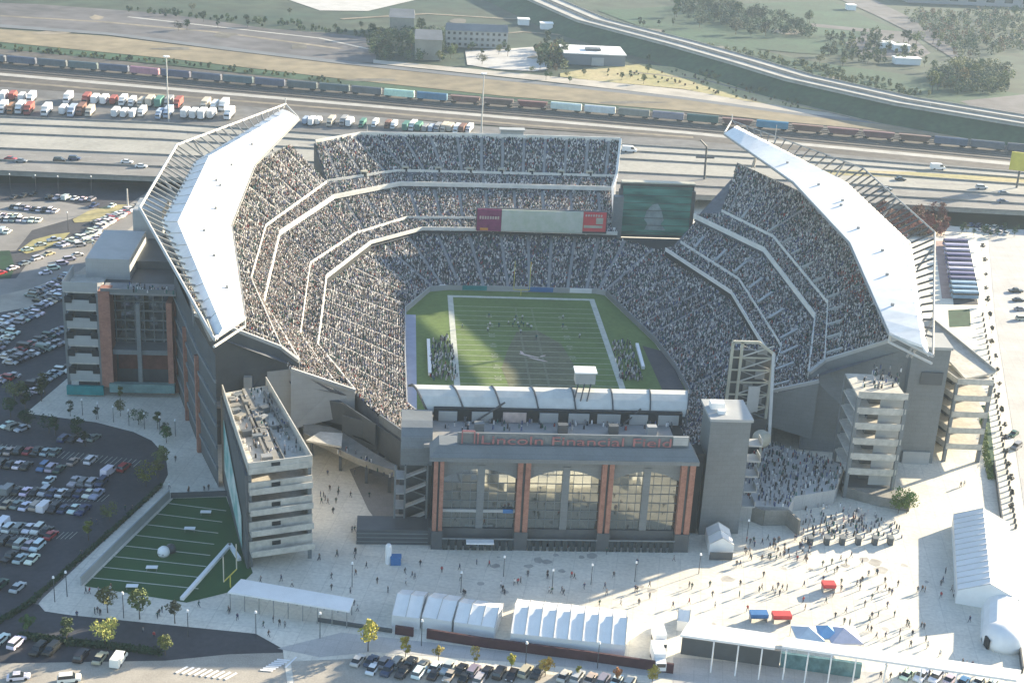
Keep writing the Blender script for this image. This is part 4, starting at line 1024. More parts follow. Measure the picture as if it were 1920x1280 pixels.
for k in range(14):
    u, v = rnd.uniform(.06, .92), rnd.uniform(.08, .92); q = f(u, v); h = rnd.uniform(.7, 1.6)
    mb = MB(); mb.box((q.x, q.y, 24.6 + h / 2), (rnd.uniform(.9, 2.6), rnd.uniform(.9, 2.2), h), rnd.uniform(0, 1)); mb.build('roof_unit', M[('panel', 'steel_grey', 'dull_conc', 'panel_dark')[k % 4]], RL)
mb = MB(); mb.beam(f(.02, .5), f(.97, .48), 1.6, .9); mb.build('ramp_slab', M['dull_conc'], RL)
# near right
RR = thing('ramp_tower', 'near right ramp tower whose stacked landings catch bright stripes of sun', 'tower', (83, -80, 0))
polyR = [(74.6, -94), (87.4, -94.8), (88.0, -79), (75.6, -78.5)]
stacked(RR, polyR, 6, 4.35, 7.4, (0,), M['panel'], M['landing'], .25, 1.5)
for k in range(6):
    z = 3.3 + k * 4.35
    mb = MB(); mb.box((84.2, -92.6, z + 1.6), (6.0, .3, 3.2), -.05); mb.build('recess_panel', M['panel_light'], RR)
mb = MB(); mb.prism([(74.2, -93.4), (87.8, -94.4), (90, -101.5), (83, -99)], .12, 3.0); mb.build('base_ramp', M['dull_conc'], RR)
mb = MB(); mb.prism([(74.8, -93.6), (87.2, -94.2), (87.6, -79), (75.6, -78.5)], .12, 3.0); mb.build('base', M['panel_dark'], RR)
LR = thing('lift_tower', 'tall grey slab-like lift tower between the right ramp tower and outer balconies', 'tower', (100.5, -66, 0))
pl = [(95.6, -72), (106, -72.6), (107, -62), (96.6, -61.4)]
mb = MB(); mb.prism(pl, 0, 34.2); mb.build('shaft', M['panel'], LR)
mb = MB(); mb.prism([(95.3, -72.4), (106.4, -73), (107.4, -61.6), (96.3, -61)], 34.2, 35); mb.build('coping', M['panel_light'], LR)
mb = MB(); mb.box((101.8, -72.75, 25.8), (6, .3, 3.6), -.06); mb.build('louvre', M['panel_dark'], LR)
mb = MB(); mb.box((101, -72.9, 1.9), (7.6, .5, 3.8), -.06); mb.build('base_door', M['panel_light'], LR)
OR = thing('ramp_tower', 'outermost right-hand stack of projecting sunlit balconies', 'tower', (113, -58, 0))
polyO = [(107.6, -60), (109.8, -71.4), (119.8, -71.8), (121.8, -58), (117, -38), (108, -40)]
stacked(OR, polyO, 5, 4.9, 4.6, (0, 1), M['panel'], M['landing'], .3)
mb = MB()
mb.loft([(107.5, -34, 29), (113.5, -36, 29), (122.4, -66, 24.8), (112, -71, 24.8)], [(107.5, -34, 29.6), (113.5, -36, 29.6), (122.4, -66, 25.4), (112, -71, 25.4)]); mb.build('top_ramp', M['landing'], OR)
mb = MB(); mb.beam((113.6, -36, 29.9), (122.5, -66, 25.7), .3, 1.0); mb.build('parapet', M['panel_light'], OR)

mb = MB(); P = [V3(-58, -72, 3.5), V3(-48.5, -77.6, 3.5), V3(-38.5, -93.6, 3.5), V3(0, -95.6, 3.5)]; wall_strip(mb, P, 7.6, .3); mb.build('underside_shade', M['panel_dark'], NEAR)  # dark band added to paint the shade below the rear rows
# ------------------------------------------------------------------ LEFT ANNEX
AN = thing('annex_building', 'shaded annex at far left with a tall brick corner pillar and recessed dark glass bay', 'building', (-120, -25, 0))
mb = MB(); mb.prism([(-128, -29), (-107.5, -29), (-107.5, 40), (-128, 40)], 0, 31); mb.build('core', M['panel_dark'], AN)
mb = MB(); mb.box((-126.6, -34.6, 17.4), (3.2, 5.6, 29.2)); mb.build('brick_pillar', M['brick'], AN)
mb = MB(); mb.box((-108.6, -34.6, 15), (1.6, 5.6, 28)); mb.build('brick_pillar', M['brick'], AN)
mb = MB(); mb.box((-117.4, -36.5, 15), (1.2, 1.2, 27)); mb.build('column', M['panel'], AN)
mb = MB(); mb.box((-117, -29.4, 22), (17, .5, 17)); w1 = mb.build('window_wall', M['coated'], AN)
mb = MB()
for k in range(6): mb.box((-117, -29.9, 15 + k * 2.9), (17, .4, .35))
for k in range(7): mb.box((-125 + k * 2.7, -29.85, 22), (.25, .3, 17))
mb.build('glazing_bars', M['mullion'], w1)
mb = MB(); mb.box((-117, -33, 13.4), (17.2, 7, 1.4)); mb.build('canopy_slab', M['panel'], AN)
mb = MB(); mb.box((-116.8, -29.5, 9), (16, .4, 7)); mb.build('brick_back', mat('dark brick', (.16, .07, .055), noise=.2, scale=.5), AN)
mb = MB(); mb.box((-116.8, -37.6, 3), (18.5, 2.0, 2.6)); mb.build('glass_canopy', mat('pale green glass', (.16, .26, .25), rough=.3, noise=.2, scale=.4), AN)
mb = MB(); mb.box((-117, -33, 31.4), (21, 8, .8)); mb.build('roof_terrace', M['deck'], AN)
mb = MB(); mb.box((-117, -36.9, 32.2), (21, .3, 1.2)); mb.build('parapet', M['panel'], AN)
polyA = [(-138, -36.5), (-128.3, -36.8), (-128.3, -22), (-138, -22)]
stacked(AN, polyA, 6, 5.4, 4.6, (0, 3), M['panel'], M['panel_light'], .55, 2.9)
for k in range(5):
    for x in (-136.6, -129.8):
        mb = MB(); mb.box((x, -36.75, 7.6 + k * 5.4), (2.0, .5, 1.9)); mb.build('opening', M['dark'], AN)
mb = MB(); mb.box((-133, -38, 2.0), (10.4, 1.2, 2.6)); mb.build('glass_canopy', M['teal'], AN)
mb = MB(); mb.prism([(-134, -24), (-121.5, -24), (-121.5, 4), (-134, 4)], 31, 37.2); mb.build('plant_room', M['panel_light'], AN)
mb = MB(); mb.prism([(-126, 8), (-117, 8), (-117, 22), (-126, 22)], 31, 42.5); mb.build('plant_room', M['panel_light'], AN)
mb = MB(); mb.prism([(-121.4, -14), (-109, -14), (-109, 30), (-121.4, 30)], 31, 33.5); mb.build('roof_deck', M['panel_dark'], AN)
# dark underdeck of the corner concourse left of the stair tower
UC = thing('concourse_deck', 'open concourse deck sagging over the truck court left of the stair tower', 'deck', (-55, -85, 0))
mb = MB(); mb.prism([(-69, -66), (-60, -69), (-50, -83), (-43, -92), (-43, -97), (-53, -90), (-68, -75)], 5.2, 6.0); mb.build('slab', M['dull_conc'], UC)
mb = MB(); mb.beam((-68, -75, 6.5), (-53, -90, 6.5), .4, 1.2); mb.beam((-53, -90, 6.5), (-43, -97, 6.5), .4, 1.2); mb.build('parapet', M['dull_conc'], UC)
for (x, y) in ((-66, -74.5), (-58, -83), (-51, -90), (-45, -95), (-50, -84)):
    mb = MB(); mb.box((x, y, 2.6), (.8, .8, 5.2)); mb.build('column', M['panel_dark'], UC)
mb = MB(); mb.prism([(-68, -62), (-57, -68), (-49, -80), (-52, -76), (-60, -64)], 6.0, 12.4); mb.build('back_wall', M['panel_dark'], UC)
Q = [G(x, y, 8.2) for x, y in ((574, 828), (640, 840), (642, 815), (600, 812))]; mb = MB(); mb.loft(Q, [q + V3(0, 0, .5) for q in Q]); mb.build('pale_roof', M['landing'], UC)
# ------------------------------------------------------------------ VEHICLES
def side_extrude(mb, prof, w0, w1, m=0):
    """profile in x/z, lofted across the width; w1 is the narrower half-width used for high points"""
    zs = [p[1] for p in prof]; lo, hi = min(zs), max(zs)
    L = []; R = []
    for x, z in prof:
        w = lerp(w0, w1, (z - lo) / (hi - lo + 1e-9)); L.append((x, -w, z)); R.append((x, w, z))
    mb.loft(R, L, m)
CAR_KINDS = {
    'car': dict(body=[(-2.2, .28), (2.15, .28), (2.25, .55), (2.1, .76), (1.0, .9), (-1.5, .95), (-2.2, .88), (-2.3, .55)], cab=[(1.05, .88), (.35, 1.38), (-.95, 1.42), (-1.75, .93)], w=.9),
    'suv': dict(body=[(-2.3, .32), (2.2, .32), (2.3, .65), (2.2, .95), (1.2, 1.06), (-2.25, 1.08), (-2.35, .65)], cab=[(1.25, 1.04), (.65, 1.68), (-1.9, 1.72), (-2.2, 1.06)], w=.95),
    'van': dict(body=[(-2.6, .35), (2.5, .35), (2.6, .8), (2.3, 1.1), (1.8, 1.25), (1.2, 2.1), (-2.5, 2.15), (-2.62, .8)], cab=[(1.78, 1.28), (1.28, 1.98), (.4, 1.98), (.4, 1.28)], w=1.0),
    'pickup': dict(body=[(-2.7, .4), (2.6, .4), (2.7, .75), (2.5, 1.05), (1.2, 1.12), (-.9, 1.1), (-.95, .95), (-2.7, .98), (-2.75, .7)], cab=[(1.3, 1.1), (.7, 1.75), (-.6, 1.75), (-.95, 1.1)], w=.97)}
PARK = (-2000, -2000, 0)
def car_proto(kind, full=True):
    k = CAR_KINDS[kind]; w = k['w']
    r = thing('parked_car', 'prototype', 'car')
    mb = MB(); side_extrude(mb, k['body'], w, w * .94)
    cx = [p[0] for p in k['cab']]; top = max(p[1] for p in k['cab'])
    if full:
        if kind != 'van':
            x0, x1 = sorted(cx)[1], sorted(cx)[2]; mb.box(((x0 + x1) / 2, 0, top + .02), (x1 - x0 + .1, w * 1.5, .06))
        mb.build('body', M['paint'], r)
        mb = MB(); side_extrude(mb, k['cab'], w * (.92 if kind != 'van' else 1.005), w * (.78 if kind != 'van' else 1.003)); mb.build('windows', M['carglass'], r)
        for sx in (1.4, -1.4):
            for sy in (-1, 1):
                mb = MB(); mb.tube((sx, sy * (w - .12), .33), (sx, sy * (w + .03), .33), .33, n=10); mb.build('wheel', M['tyre'], r)
        for sy in (-1, 1):
            mb = MB(); mb.box((2.2, sy * w * .68, .62), (.14, .36, .16)); mb.build('headlight', M['white'], r)
        return r
    x0, x1 = sorted(cx)[1], sorted(cx)[2]
    if kind != 'van': mb.box(((x0 + x1) / 2, 0, top + .02), (x1 - x0 + .1, w * 1.5, .06))
    k0 = len(mb.f); m2 = mb; side_extrude(m2, k['cab'], w * (.92 if kind != 'van' else 1.005), w * (.78 if kind != 'van' else 1.003), 1)
    for sx in (1.4, -1.4): m2.box((sx, 0, .3), (.6, 2 * w + .04, .58), 0, 2)
    bpy.data.objects.remove(r)
    o = m2.build('parked_car', [M['paint'], M['carglass'], M['tyre']]); return tag(o, 'prototype', 'car')
CP = {k: car_proto(k) for k in CAR_KINDS}; CPF = {k: car_proto(k, False) for k in CAR_KINDS}
PAINTS = [('white', (.75, .75, .74)), ('silver', (.45, .46, .47)), ('grey', (.22, .23, .24)), ('black', (.02, .02, .022)), ('dark blue', (.03, .05, .12)), ('red', (.35, .03, .03)), ('beige', (.42, .37, .28)), ('dark green', (.03, .08, .05)), ('blue', (.06, .14, .32))]
PWT = [.24, .18, .18, .22, .08, .03, .04, .02, .01]
LITWT = [.48, .2, .1, .1, .04, .05, .02, .0, .01]
def pick(w): return PAINTS[nrs.choice(len(PAINTS), p=np.array(w) / sum(w))]
KNAME = {'car': 'saloon', 'suv': 'estate', 'van': 'van', 'pickup': 'pickup'}
def car_row(rowname, x0, y0, x1, y1, n, hx, hy, full=True, gap=.1, wt=PWT, fixed=None, jitter=.25, z=0.02, group=None):
    """cars standing side by side along a surveyed line; heading given by a second photo vector"""
    a, b = G(x0, y0, z), G(x1, y1, z); mid = (x0 + x1) / 2, (y0 + y1) / 2
    hd = G(mid[0] + hx, mid[1] + hy, z) - G(mid[0], mid[1], z); ang = math.atan2(hd.y, hd.x); cnt = 0
    rw = (b - a); sn = abs(rw.normalized().cross(hd.normalized()).z) if rw.length > .1 else 1
    need = min(5.6, 2.1 / max(.3, sn)); n = max(1, min(n, int(rw.length / need) + 1)) if not fixed else n
    for i in range(n):
        if rnd.random() < gap and not fixed: continue
        p = a.lerp(b, i / max(1, n - 1)); d = hd.normalized(); p = p + d * rnd.uniform(-jitter, jitter)
        kind = rnd.choices(['car', 'suv', 'van', 'pickup'], [.56, .32, .025, .095])[0]; cn, cc = pick(wt)
        if fixed and i in fixed: kind, (cn, cc) = fixed[i][0], (fixed[i][1], dict(PAINTS)[fixed[i][1]])
        f = rnd.choice((0, math.pi)) if rnd.random() < .4 else 0
        lab = '%s %s, %s from left %s' % (cn, KNAME[kind], ORD[cnt], rowname)
        c = copy_tree((CP if full else CPF)[kind], p, ang + f + rnd.uniform(-.03, .03), None, lab, group or 'cars parked beside the stadium', (*[k * rnd.uniform(.85, 1.1) for k in cc], 1)); cnt += 1
# shaded lower lot (nearest rows get full detail)
car_row('in the top row of the shaded lower lot', 2, 848, 104, 850, 15, 17, -15, gap=.04)
car_row('in row two of the shaded lower lot', 4, 872, 112, 882, 16, 17, -15, gap=.1)
car_row('parked near the white van in the lower lot', 138, 868, 170, 866, 3, 17, -15, gap=0)
car_row('at the rounded end of the lower lot', 204, 888, 232, 880, 2, 20, -16, gap=0, fixed={0: ('van', 'white'), 1: ('suv', 'red')})
car_row('in the middle lower lot row, upper half', 0, 922, 182, 930, 24, 17, -15, gap=.08)
car_row('in the middle lower lot row, lower half', 14, 948, 156, 960, 19, 17, -15, gap=.1)
car_row('in the last lower lot row, upper half', 2, 990, 88, 998, 12, 17, -15, gap=.1)
car_row('in the last lower lot row, lower half', -4, 1012, 70, 1028, 11, 17, -15, gap=.05)
car_row('at the very end of the last lower lot row', 96, 1006, 100, 1006, 1, 17, -15, gap=0, fixed={0: ('car', 'red')})
car_row('beside the small island of the lower lot', 14, 800, 42, 806, 3, 20, -8, gap=0)
car_row('around the island where the lot curves', 120, 826, 176, 824, 4, 18, -12, gap=.2)
car_row('on the aisle edge above the middle lower lot row', 60, 902, 190, 908, 12, 17, -15, gap=.35)
car_row('in the bottom corner bays of the lower lot', 0, 1044, 60, 1052, 8, 17, -15, gap=.15)
car_row('by the pale truck at the lower lot corner', 0, 1100, 34, 1104, 4, 17, -15, gap=.1)
# shaded left lot
for k, (nm, x0, y0, x1, y1, n) in enumerate((('in the outermost row of the shaded left lot', 6, 606, 112, 560, 15), ('in the second row of the shaded left lot', -4, 622, 70, 590, 11), ('in row three of the shaded left lot', 10, 672, 118, 620, 17),
        ('in the fourth row of the shaded left lot', 20, 682, 112, 644, 13), ('in the row beside the left annex landings', 62, 724, 124, 692, 9), ('at the lower left of the shaded left lot', -2, 716, 24, 706, 4), ('by the young trees of the left lot', 46, 742, 66, 736, 3), ('in the row touching the lit road', 60, 556, 128, 520, 10), ('behind the row touching the lit road', 74, 566, 118, 545, 6), ('in the corner row of the shaded left lot', -4, 654, 24, 626, 4))):
    car_row(nm, x0, y0, x1, y1, n, 24, 3, full=(y0 > 640), gap=.08)
# sunlit rows by the service road
for nm, x0, y0, x1, y1, n in (('in the upper sunlit row below the highway', 24, 390, 104, 398, 14), ('in the second sunlit row below the highway', -4, 405, 42, 410, 9), ('in the third sunlit row below the highway', 2, 414, 84, 416, 15), ('by the tan grass of the sunlit lots', -4, 434, 14, 437, 4)):
    car_row(nm, x0, y0, x1, y1, n, 7, -5, full=False, gap=.06, wt=LITWT)
for nm, x0, y0, x1, y1, n in (('along the grass of the sunlit service road', 2, 514, 92, 478, 16), ('in the curb row of the sunlit service road', 112, 462, 180, 438, 11), ('in the bright row on the road bend', 168, 440, 254, 388, 19), ('in the outer row on the road bend', 180, 420, 240, 398, 10)):
    car_row(nm, x0, y0, x1, y1, n, 10, -3 if y0 > 470 else 2, full=False, gap=.05, wt=LITWT)
for nm, x0, y0, x1, y1, n in (('on the stadium side of the service road', 84, 514, 146, 480, 5), ('at the annex side of the lit road', 150, 462, 200, 442, 4), ('in the middle of the sunlit lots', 52, 470, 102, 452, 3)):
    car_row(nm, x0, y0, x1, y1, n, 14, -2, full=False, gap=0, wt=LITWT)
for nm, x0, y0, x1, y1, n in (('in the dark strip under the highway', 26, 372, 62, 366, 5), ('in the shade below the raised highway', 92, 372, 172, 376, 6), ('in the deep shade behind the left roof', 176, 388, 210, 388, 2)):
    car_row(nm, x0, y0, x1, y1, n, 8, -4, full=False, gap=0, wt=LITWT)
# bottom edge
car_row('in the shaded bottom left corner row', 2, 1202, 32, 1208, 2, 14, -13, gap=0, fixed={1: ('suv', 'white'), 0: ('car', 'white')})
car_row('in the dark pair below the bottom hedge', 72, 1222, 96, 1222, 2, 14, -13, gap=0, fixed={0: ('suv', 'black'), 1: ('suv', 'black')})
car_row('in the sunlit trio at the bottom left', 152, 1234, 222, 1242, 3, 12, -16, gap=0, fixed={0: ('suv', 'black'), 1: ('car', 'beige'), 2: ('van', 'white')})
car_row('along the bottom edge at the left', 34, 1272, 130, 1276, 4, 22, -2, gap=0)
car_row('in the bottom row under the yellow trees', 672, 1240, 960, 1268, 13, 11, -15, gap=0)
car_row('in the second row below the yellow trees', 700, 1256, 900, 1276, 8, 11, -15, gap=0)
car_row('in the bottom row below the maroon wall', 985, 1262, 1180, 1283, 9, 11, -15, gap=.1)
car_row('below the roofed gate at bottom right', 1700, 1268, 1860, 1286, 7, 10, -12, gap=.1, wt=LITWT)
# right-hand side lot
car_row('in the sunlit lot at the far right edge', 1905, 548, 1916, 600, 4, 16, 0, full=False, gap=0)
car_row('on the bright tarmac at the right edge', 1838, 434, 1886, 440, 5, 10, -5, full=False, gap=0, wt=LITWT)
car_row('standing alone on the tarmac at the right edge', 1900, 816, 1905, 840, 2, 14, -10, full=True, gap=0)
car_row('parked under the highway at the right', 1820, 424, 1880, 430, 5, 10, -5, full=False, gap=0, wt=LITWT)
# moving cars on the raised highway
HWC = [(20, 300, 'red', 'car'), (40, 304, 'grey', 'car'), (112, 303, 'black', 'suv'), (140, 300, 'dark blue', 'suv'), (238, 306, 'white', 'car'), (265, 314, 'white', 'car'), (1662, 357, 'grey', 'car'), (1688, 338, 'black', 'car'), (1758, 318, 'white', 'van'), (1882, 364, 'grey', 'car'), (1880, 380, 'dark blue', 'car'), (1180, 285, 'white', 'van'), (1555, 345, 'white', 'van'), (1840, 354, 'silver', 'suv')]
seen = {}
for x, y, cn, kd in HWC:
    p = G(x, y, HZ + .02); q = G(x + 20, y + 1.0, HZ + .02); ang = math.atan2((q - p).y, (q - p).x)
    side = 'left' if x < 500 else 'right'; key = (cn, kd, side); seen[key] = seen.get(key, 0) + 1
    lab = '%s %s driving on the highway at %s, %s such from left' % (cn, KNAME[kd], side, ORD[seen[key] - 1])
    o = copy_tree(CPF[kd], p, ang, 1.15 if kd != 'van' else 1.4, lab, 'vehicles on the raised highway', (*dict(PAINTS)[cn], 1)); o.name = 'moving_car'
for d in (CP, CPF):
    for k in d: drop(d[k])

# lorries in the park beyond the highway
def lorry_proto():
    r = thing('parked_lorry', 'prototype', 'lorry')
    mb = MB(); mb.box((-1.2, 0, 2.35), (8.6, 2.5, 2.7)); mb.box((-1.2, 0, .85), (8.4, 1.6, .3)); mb.build('cargo_box', M['objcol'], r)
    mb = MB(); side_extrude(mb, [(3.3, .5), (5.4, .5), (5.45, 1.4), (5.2, 2.5), (4.6, 2.8), (3.3, 2.8)], 1.2, 1.1); c = mb.build('cab', M['paint'], r)
    mb = MB(); mb.box((5.32, 0, 1.95), (.16, 2.0, .7)); mb.build('windscreen', M['carglass'], c)
    for x in (4.4, -3.6, -2.3):
        mb = MB(); mb.tube((x, -1.2, .5), (x, 1.2, .5), .5, n=9); mb.build('wheel_pair', M['tyre'], r)
    return r
LP = lorry_proto()
LCOL = [('white', (.72, .72, .70)), ('cream', (.55, .48, .38)), ('red', (.34, .09, .07)), ('orange', (.40, .2, .10)), ('green', (.07, .20, .16)), ('pale blue', (.38, .45, .55)), ('grey', (.3, .3, .3)), ('brown', (.2, .1, .07))]
hv = (12, -13)
def lorry_row(nm, x0, y0, x1, y1, n, gap, w, sc=1.2):
    cnt = 0
    for i in range(n):
        if rnd.random() < gap: continue
        f = i / (n - 1); x, y = lerp(x0, x1, f), lerp(y0, y1, f) + rnd.uniform(-2, 2); p = G(x, y, .03); q = G(x + hv[0], y + hv[1], .03)
        ang = math.atan2((q - p).y, (q - p).x); cn, cc = LCOL[nrs.choice(len(LCOL), p=np.array(w) / sum(w))]
        copy_tree(LP, p, ang + math.pi * (rnd.random() < .5), sc * rnd.uniform(.85, 1.1), '%s lorry, %s from the left in the %s' % (cn, ORD[cnt], nm), 'lorries parked beyond the highway', (*cc, 1)); cnt += 1
lorry_row('front row of the lorry park', 6, 210, 430, 222, 27, .25, [.58, .12, .07, .03, .06, .08, .05, .02])
lorry_row('rear row of the lorry park', 8, 186, 420, 204, 25, .3, [.6, .12, .05, .03, .05, .1, .05, .02])
lorry_row('row behind the far stand', 562, 230, 880, 248, 28, .22, [.42, .1, .2, .04, .06, .06, .1, .06], 1.0)
drop(LP)

# freight wagons
def wagon_proto(kind):
    r = thing('freight_wagon', 'prototype', 'wagon')
    mb = MB()
    if kind == 'box':
        mb.box((0, 0, 2.7), (17.2, 3.0, 3.2)); mb.loft([(-8.6, -1.5, 4.3), (8.6, -1.5, 4.3), (8.6, 1.5, 4.3), (-8.6, 1.5, 4.3)], [(-8.6, -.6, 4.75), (8.6, -.6, 4.75), (8.6, .6, 4.75), (-8.6, .6, 4.75)])
        for k in range(9): mb.box((-8 + k * 2, 0, 2.7), (.18, 3.14, 3.1))
    else:
        mb.loft([(-6.6, -1.2, 1.2), (6.6, -1.2, 1.2), (6.6, 1.2, 1.2), (-6.6, 1.2, 1.2)], [(-8.4, -1.55, 4.2), (8.4, -1.55, 4.2), (8.4, 1.55, 4.2), (-8.4, 1.55, 4.2)])
        mb.box((0, 0, 4.15), (16.9, 3.3, .2))
        for k in range(9): mb.box((-8 + k * 2, 0, 3.2), (.2, 3.2, 1.8))
    mb.build('wagon_body', M['objcol'], r)
    for x in (-6.4, 6.4):
        mb = MB(); mb.box((x, 0, .65), (3.0, 2.2, .7)); mb.build('bogie', M['tyre'], r)
    return r
WP = {'box': wagon_proto('box'), 'hopper': wagon_proto('hopper')}
RAIL = [G(x, y, .06) for x, y in [(-90, 108), (0, 118), (215, 136), (430, 156), (640, 174), (842, 192), (1053, 208), (1280, 228), (1515, 249), (1891, 284), (1990, 293)]]
cum = [0]
for i in range(len(RAIL) - 1): cum.append(cum[-1] + (RAIL[i + 1] - RAIL[i]).length)
def along(P, cum, s):
    for i in range(len(P) - 1):
        if s <= cum[i + 1]: return P[i].lerp(P[i + 1], (s - cum[i]) / (cum[i + 1] - cum[i])), (P[i + 1] - P[i])
    return P[-1], P[-1] - P[-2]
WC = {'slate': (.10, .12, .15), 'white': (.66, .68, .70), 'teal': (.08, .24, .28), 'brown': (.17, .10, .085), 'blue': (.08, .22, .34), 'pink': (.42, .25, .25), 'dark green': (.06, .11, .10), 'grey': (.22, .23, .24)}
def wcol(x):
    if 225 < x < 300: return 'pink'
    if x < 560: return 'slate'
    if 560 < x < 712: return 'slate'
    if 712 < x < 795: return 'white'
    if 795 < x < 850: return 'teal'
    if 850 < x < 1045: return 'brown'
    if 1045 < x < 1180: return 'white'
    if 1180 < x < 1255: return 'grey'
    if 1255 < x < 1300: return 'teal'
    if 1300 < x < 1425: return 'dark green' if x < 1370 else 'brown'
    if 1425 < x < 1500: return 'blue'
    if x < 1740: return 'brown'
    return 'slate'
s_ = 8; cnt = 0; Mx = AX.T
def pxof(p):
    q = AX.T @ (np.array(p) - CAM); return 960 + FPX * q[0] / q[2], 640 - FPX * q[1] / q[2]
while s_ < cum[-1] - 8:
    p, d = along(RAIL, cum, s_); x, y = pxof(p); c = wcol(x)
    lab = '%s freight wagon, %s from the left of the long train' % (c, ORD[cnt] if cnt < len(ORD) else 'far along')
    o = copy_tree(WP['box' if c not in ('brown',) else 'hopper'], p, math.atan2(d.y, d.x), None, lab, 'wagons of the long freight train', (*[k * rnd.uniform(.85, 1.15) for k in WC[c]], 1)); cnt += 1; s_ += 19
for k in WP: drop(WP[k])
# rails
mb = MB()
for off in (-14, -9, -4.5, 4.5, 9, 14, 22, -20):
    for g in (-.75, .75):
        P = []
        for i, p in enumerate(RAIL):
            d = (RAIL[min(i + 1, len(RAIL) - 1)] - RAIL[max(i - 1, 0)]).normalized(); P.append(p + Vector((-d.y, d.x, 0)) * (off + g))
        for i in range(len(P) - 1): mb.beam(P[i] + V3(0, 0, .08), P[i + 1] + V3(0, 0, .08), .14, .16)
structure(mb.build('railway_track', M['steel_dark']))

# ------------------------------------------------------------------ TREES
def crown_mesh(name, n, shape, leaf, seed):
    r = random.Random(seed); mb = MB()
    clumps = []
    for i in range(shape['clumps']):
        while True:
            p = Vector((r.uniform(-1, 1), r.uniform(-1, 1), r.uniform(-1, 1)))
            if p.length < 1: break
        p = Vector((p.x * shape['rx'], p.y * shape['rx'], shape['zc'] + p.z * shape['rz'])); clumps.append((p, r.uniform(.3, .62) * shape['rx']))
    for i in range(n):
        c, R = clumps[i % len(clumps)]
        d = Vector((r.gauss(0, 1), r.gauss(0, 1), r.gauss(0, 1))).normalized() * R * r.uniform(.55, 1.05)
        p = c + d; s = leaf * r.uniform(.6, 1.4)
        u = Vector((r.gauss(0, 1), r.gauss(0, 1), r.gauss(0, .6))).normalized(); v = u.orthogonal().normalized()
        mb.poly([p - u * s, p + v * s * .7, p + u * s, p - v * s * .7])
    me = bpy.data.meshes.new(name); me.from_pydata(mb.v, [], mb.f); me.materials.append(M['leaf']); me.update(); return me
def trunk_mesh(h, r0, rx, seed):
    r = random.Random(seed); mb = MB(); mb.tube((0, 0, 0), (.05, .03, h), r0, r0 * .6)
    for k in range(5):
        a = 2 * math.pi * k / 5 + r.uniform(-.4, .4); z = h * r.uniform(.6, .95)
        mb.tube((0, 0, z), (math.cos(a) * rx * .7, math.sin(a) * rx * .7, z + rx * r.uniform(.5, .9)), r0 * .5, r0 * .15, n=5)
    me = bpy.data.meshes.new('trunk'); me.from_pydata(mb.v, [], mb.f); me.materials.append(M['trunk']); me.update(); return me
TP = []
for k, (sh, h) in enumerate(((dict(clumps=14, rx=1.5, rz=1.5, zc=3.6), 2.4), (dict(clumps=16, rx=1.2, rz=1.9, zc=4.0), 2.4), (dict(clumps=20, rx=2.2, rz=1.6, zc=3.6), 2.2), (dict(clumps=11, rx=1.1, rz=1.2, zc=3.3), 2.3))):
    t = thing('tree', 'prototype', 'tree'); link('crown', crown_mesh('crown', 620, sh, .2, 30 + k), t); link('trunk', trunk_mesh(h, .11, sh['rx'], 50 + k), t); TP.append(t)
def tree(px, py, sc, col, label, group=None, kind=None, z=.1):
    p = G(px, py, z); k = rnd.randrange(4) if kind is None else kind
    return copy_tree(TP[k], p, rnd.uniform(0, 6), (sc, sc, sc * rnd.uniform(.9, 1.1)), label, group, (*[c * rnd.uniform(.85, 1.15) for c in col], 1))
GREEN, OLIVE, YEL, GOLD, ORNG, DGREEN, RUST = (.055, .10, .035), (.13, .15, .045), (.34, .32, .05), (.42, .32, .06), (.40, .22, .08), (.03, .06, .028), (.22, .085, .06)
for i, (x, y) in enumerate(((132, 776), (181, 782), (226, 776), (226, 746), (260, 792), (296, 800), (309, 812), (312, 826))):
    tree(x, y + 4, (.8, .8, .9, .65, .95, 1.15, 1.0, 1.0)[i], GREEN if i not in (2, 3) else OLIVE, 'small street tree, %s from the left on the annex pavement' % ORD[i], 'young trees on the left pavements')
for i, (x, y, c) in enumerate(((28, 752, OLIVE), (48, 770, GREEN), (78, 752, OLIVE), (20, 782, GREEN), (52, 806, DGREEN), (84, 740, OLIVE))):
    tree(x, y, 1.25, c, 'bushy tree, %s in the clump at the left lot corner' % ORD[i], 'trees at the left lot corner')
for i, (x, y, c, s) in enumerate(((146, 828, DGREEN, 1.3), (160, 836, DGREEN, 1.1), (92, 812, DGREEN, 1.0), (104, 816, DGREEN, .9))):
    tree(x, y, s, c, 'dark tree, %s from the left on the lower lot island' % ORD[i], 'trees on the lot island')
for i, (x, y, c, s) in enumerate(((302, 880, OLIVE, 1.3), (296, 895, OLIVE, 1.1), (274, 912, (.22, .24, .03), 1.15), (206, 976, OLIVE, .9), (166, 1012, (.2, .2, .035), 1.2))):
    tree(x, y, s, c, 'olive tree, %s from the top along the lower lot edge' % ORD[i], 'trees along the lot edge')
for i, (x, y, c, s) in enumerate(((202, 1148, OLIVE, 1.25), (262, 1160, OLIVE, 1.35), (328, 1168, (.16, .17, .10), 1.2))):
    tree(x, y, s, c, '%s young tree on the pavement under the practice pitch' % ('leftmost', 'middle', 'rightmost, thinner')[i], 'trees below the practice pitch')
for i, (x, y, c, s) in enumerate(((52, 1190, GREEN, 1.15), (126, 1206, GREEN, 1.1), (198, 1212, (.3, .31, .10), 1.15), (310, 1228, OLIVE, .9))):
    tree(x, y, s, c, '%s tree from the left beside the dark hedge at bottom left' % ORD[i], 'trees by the bottom hedge')
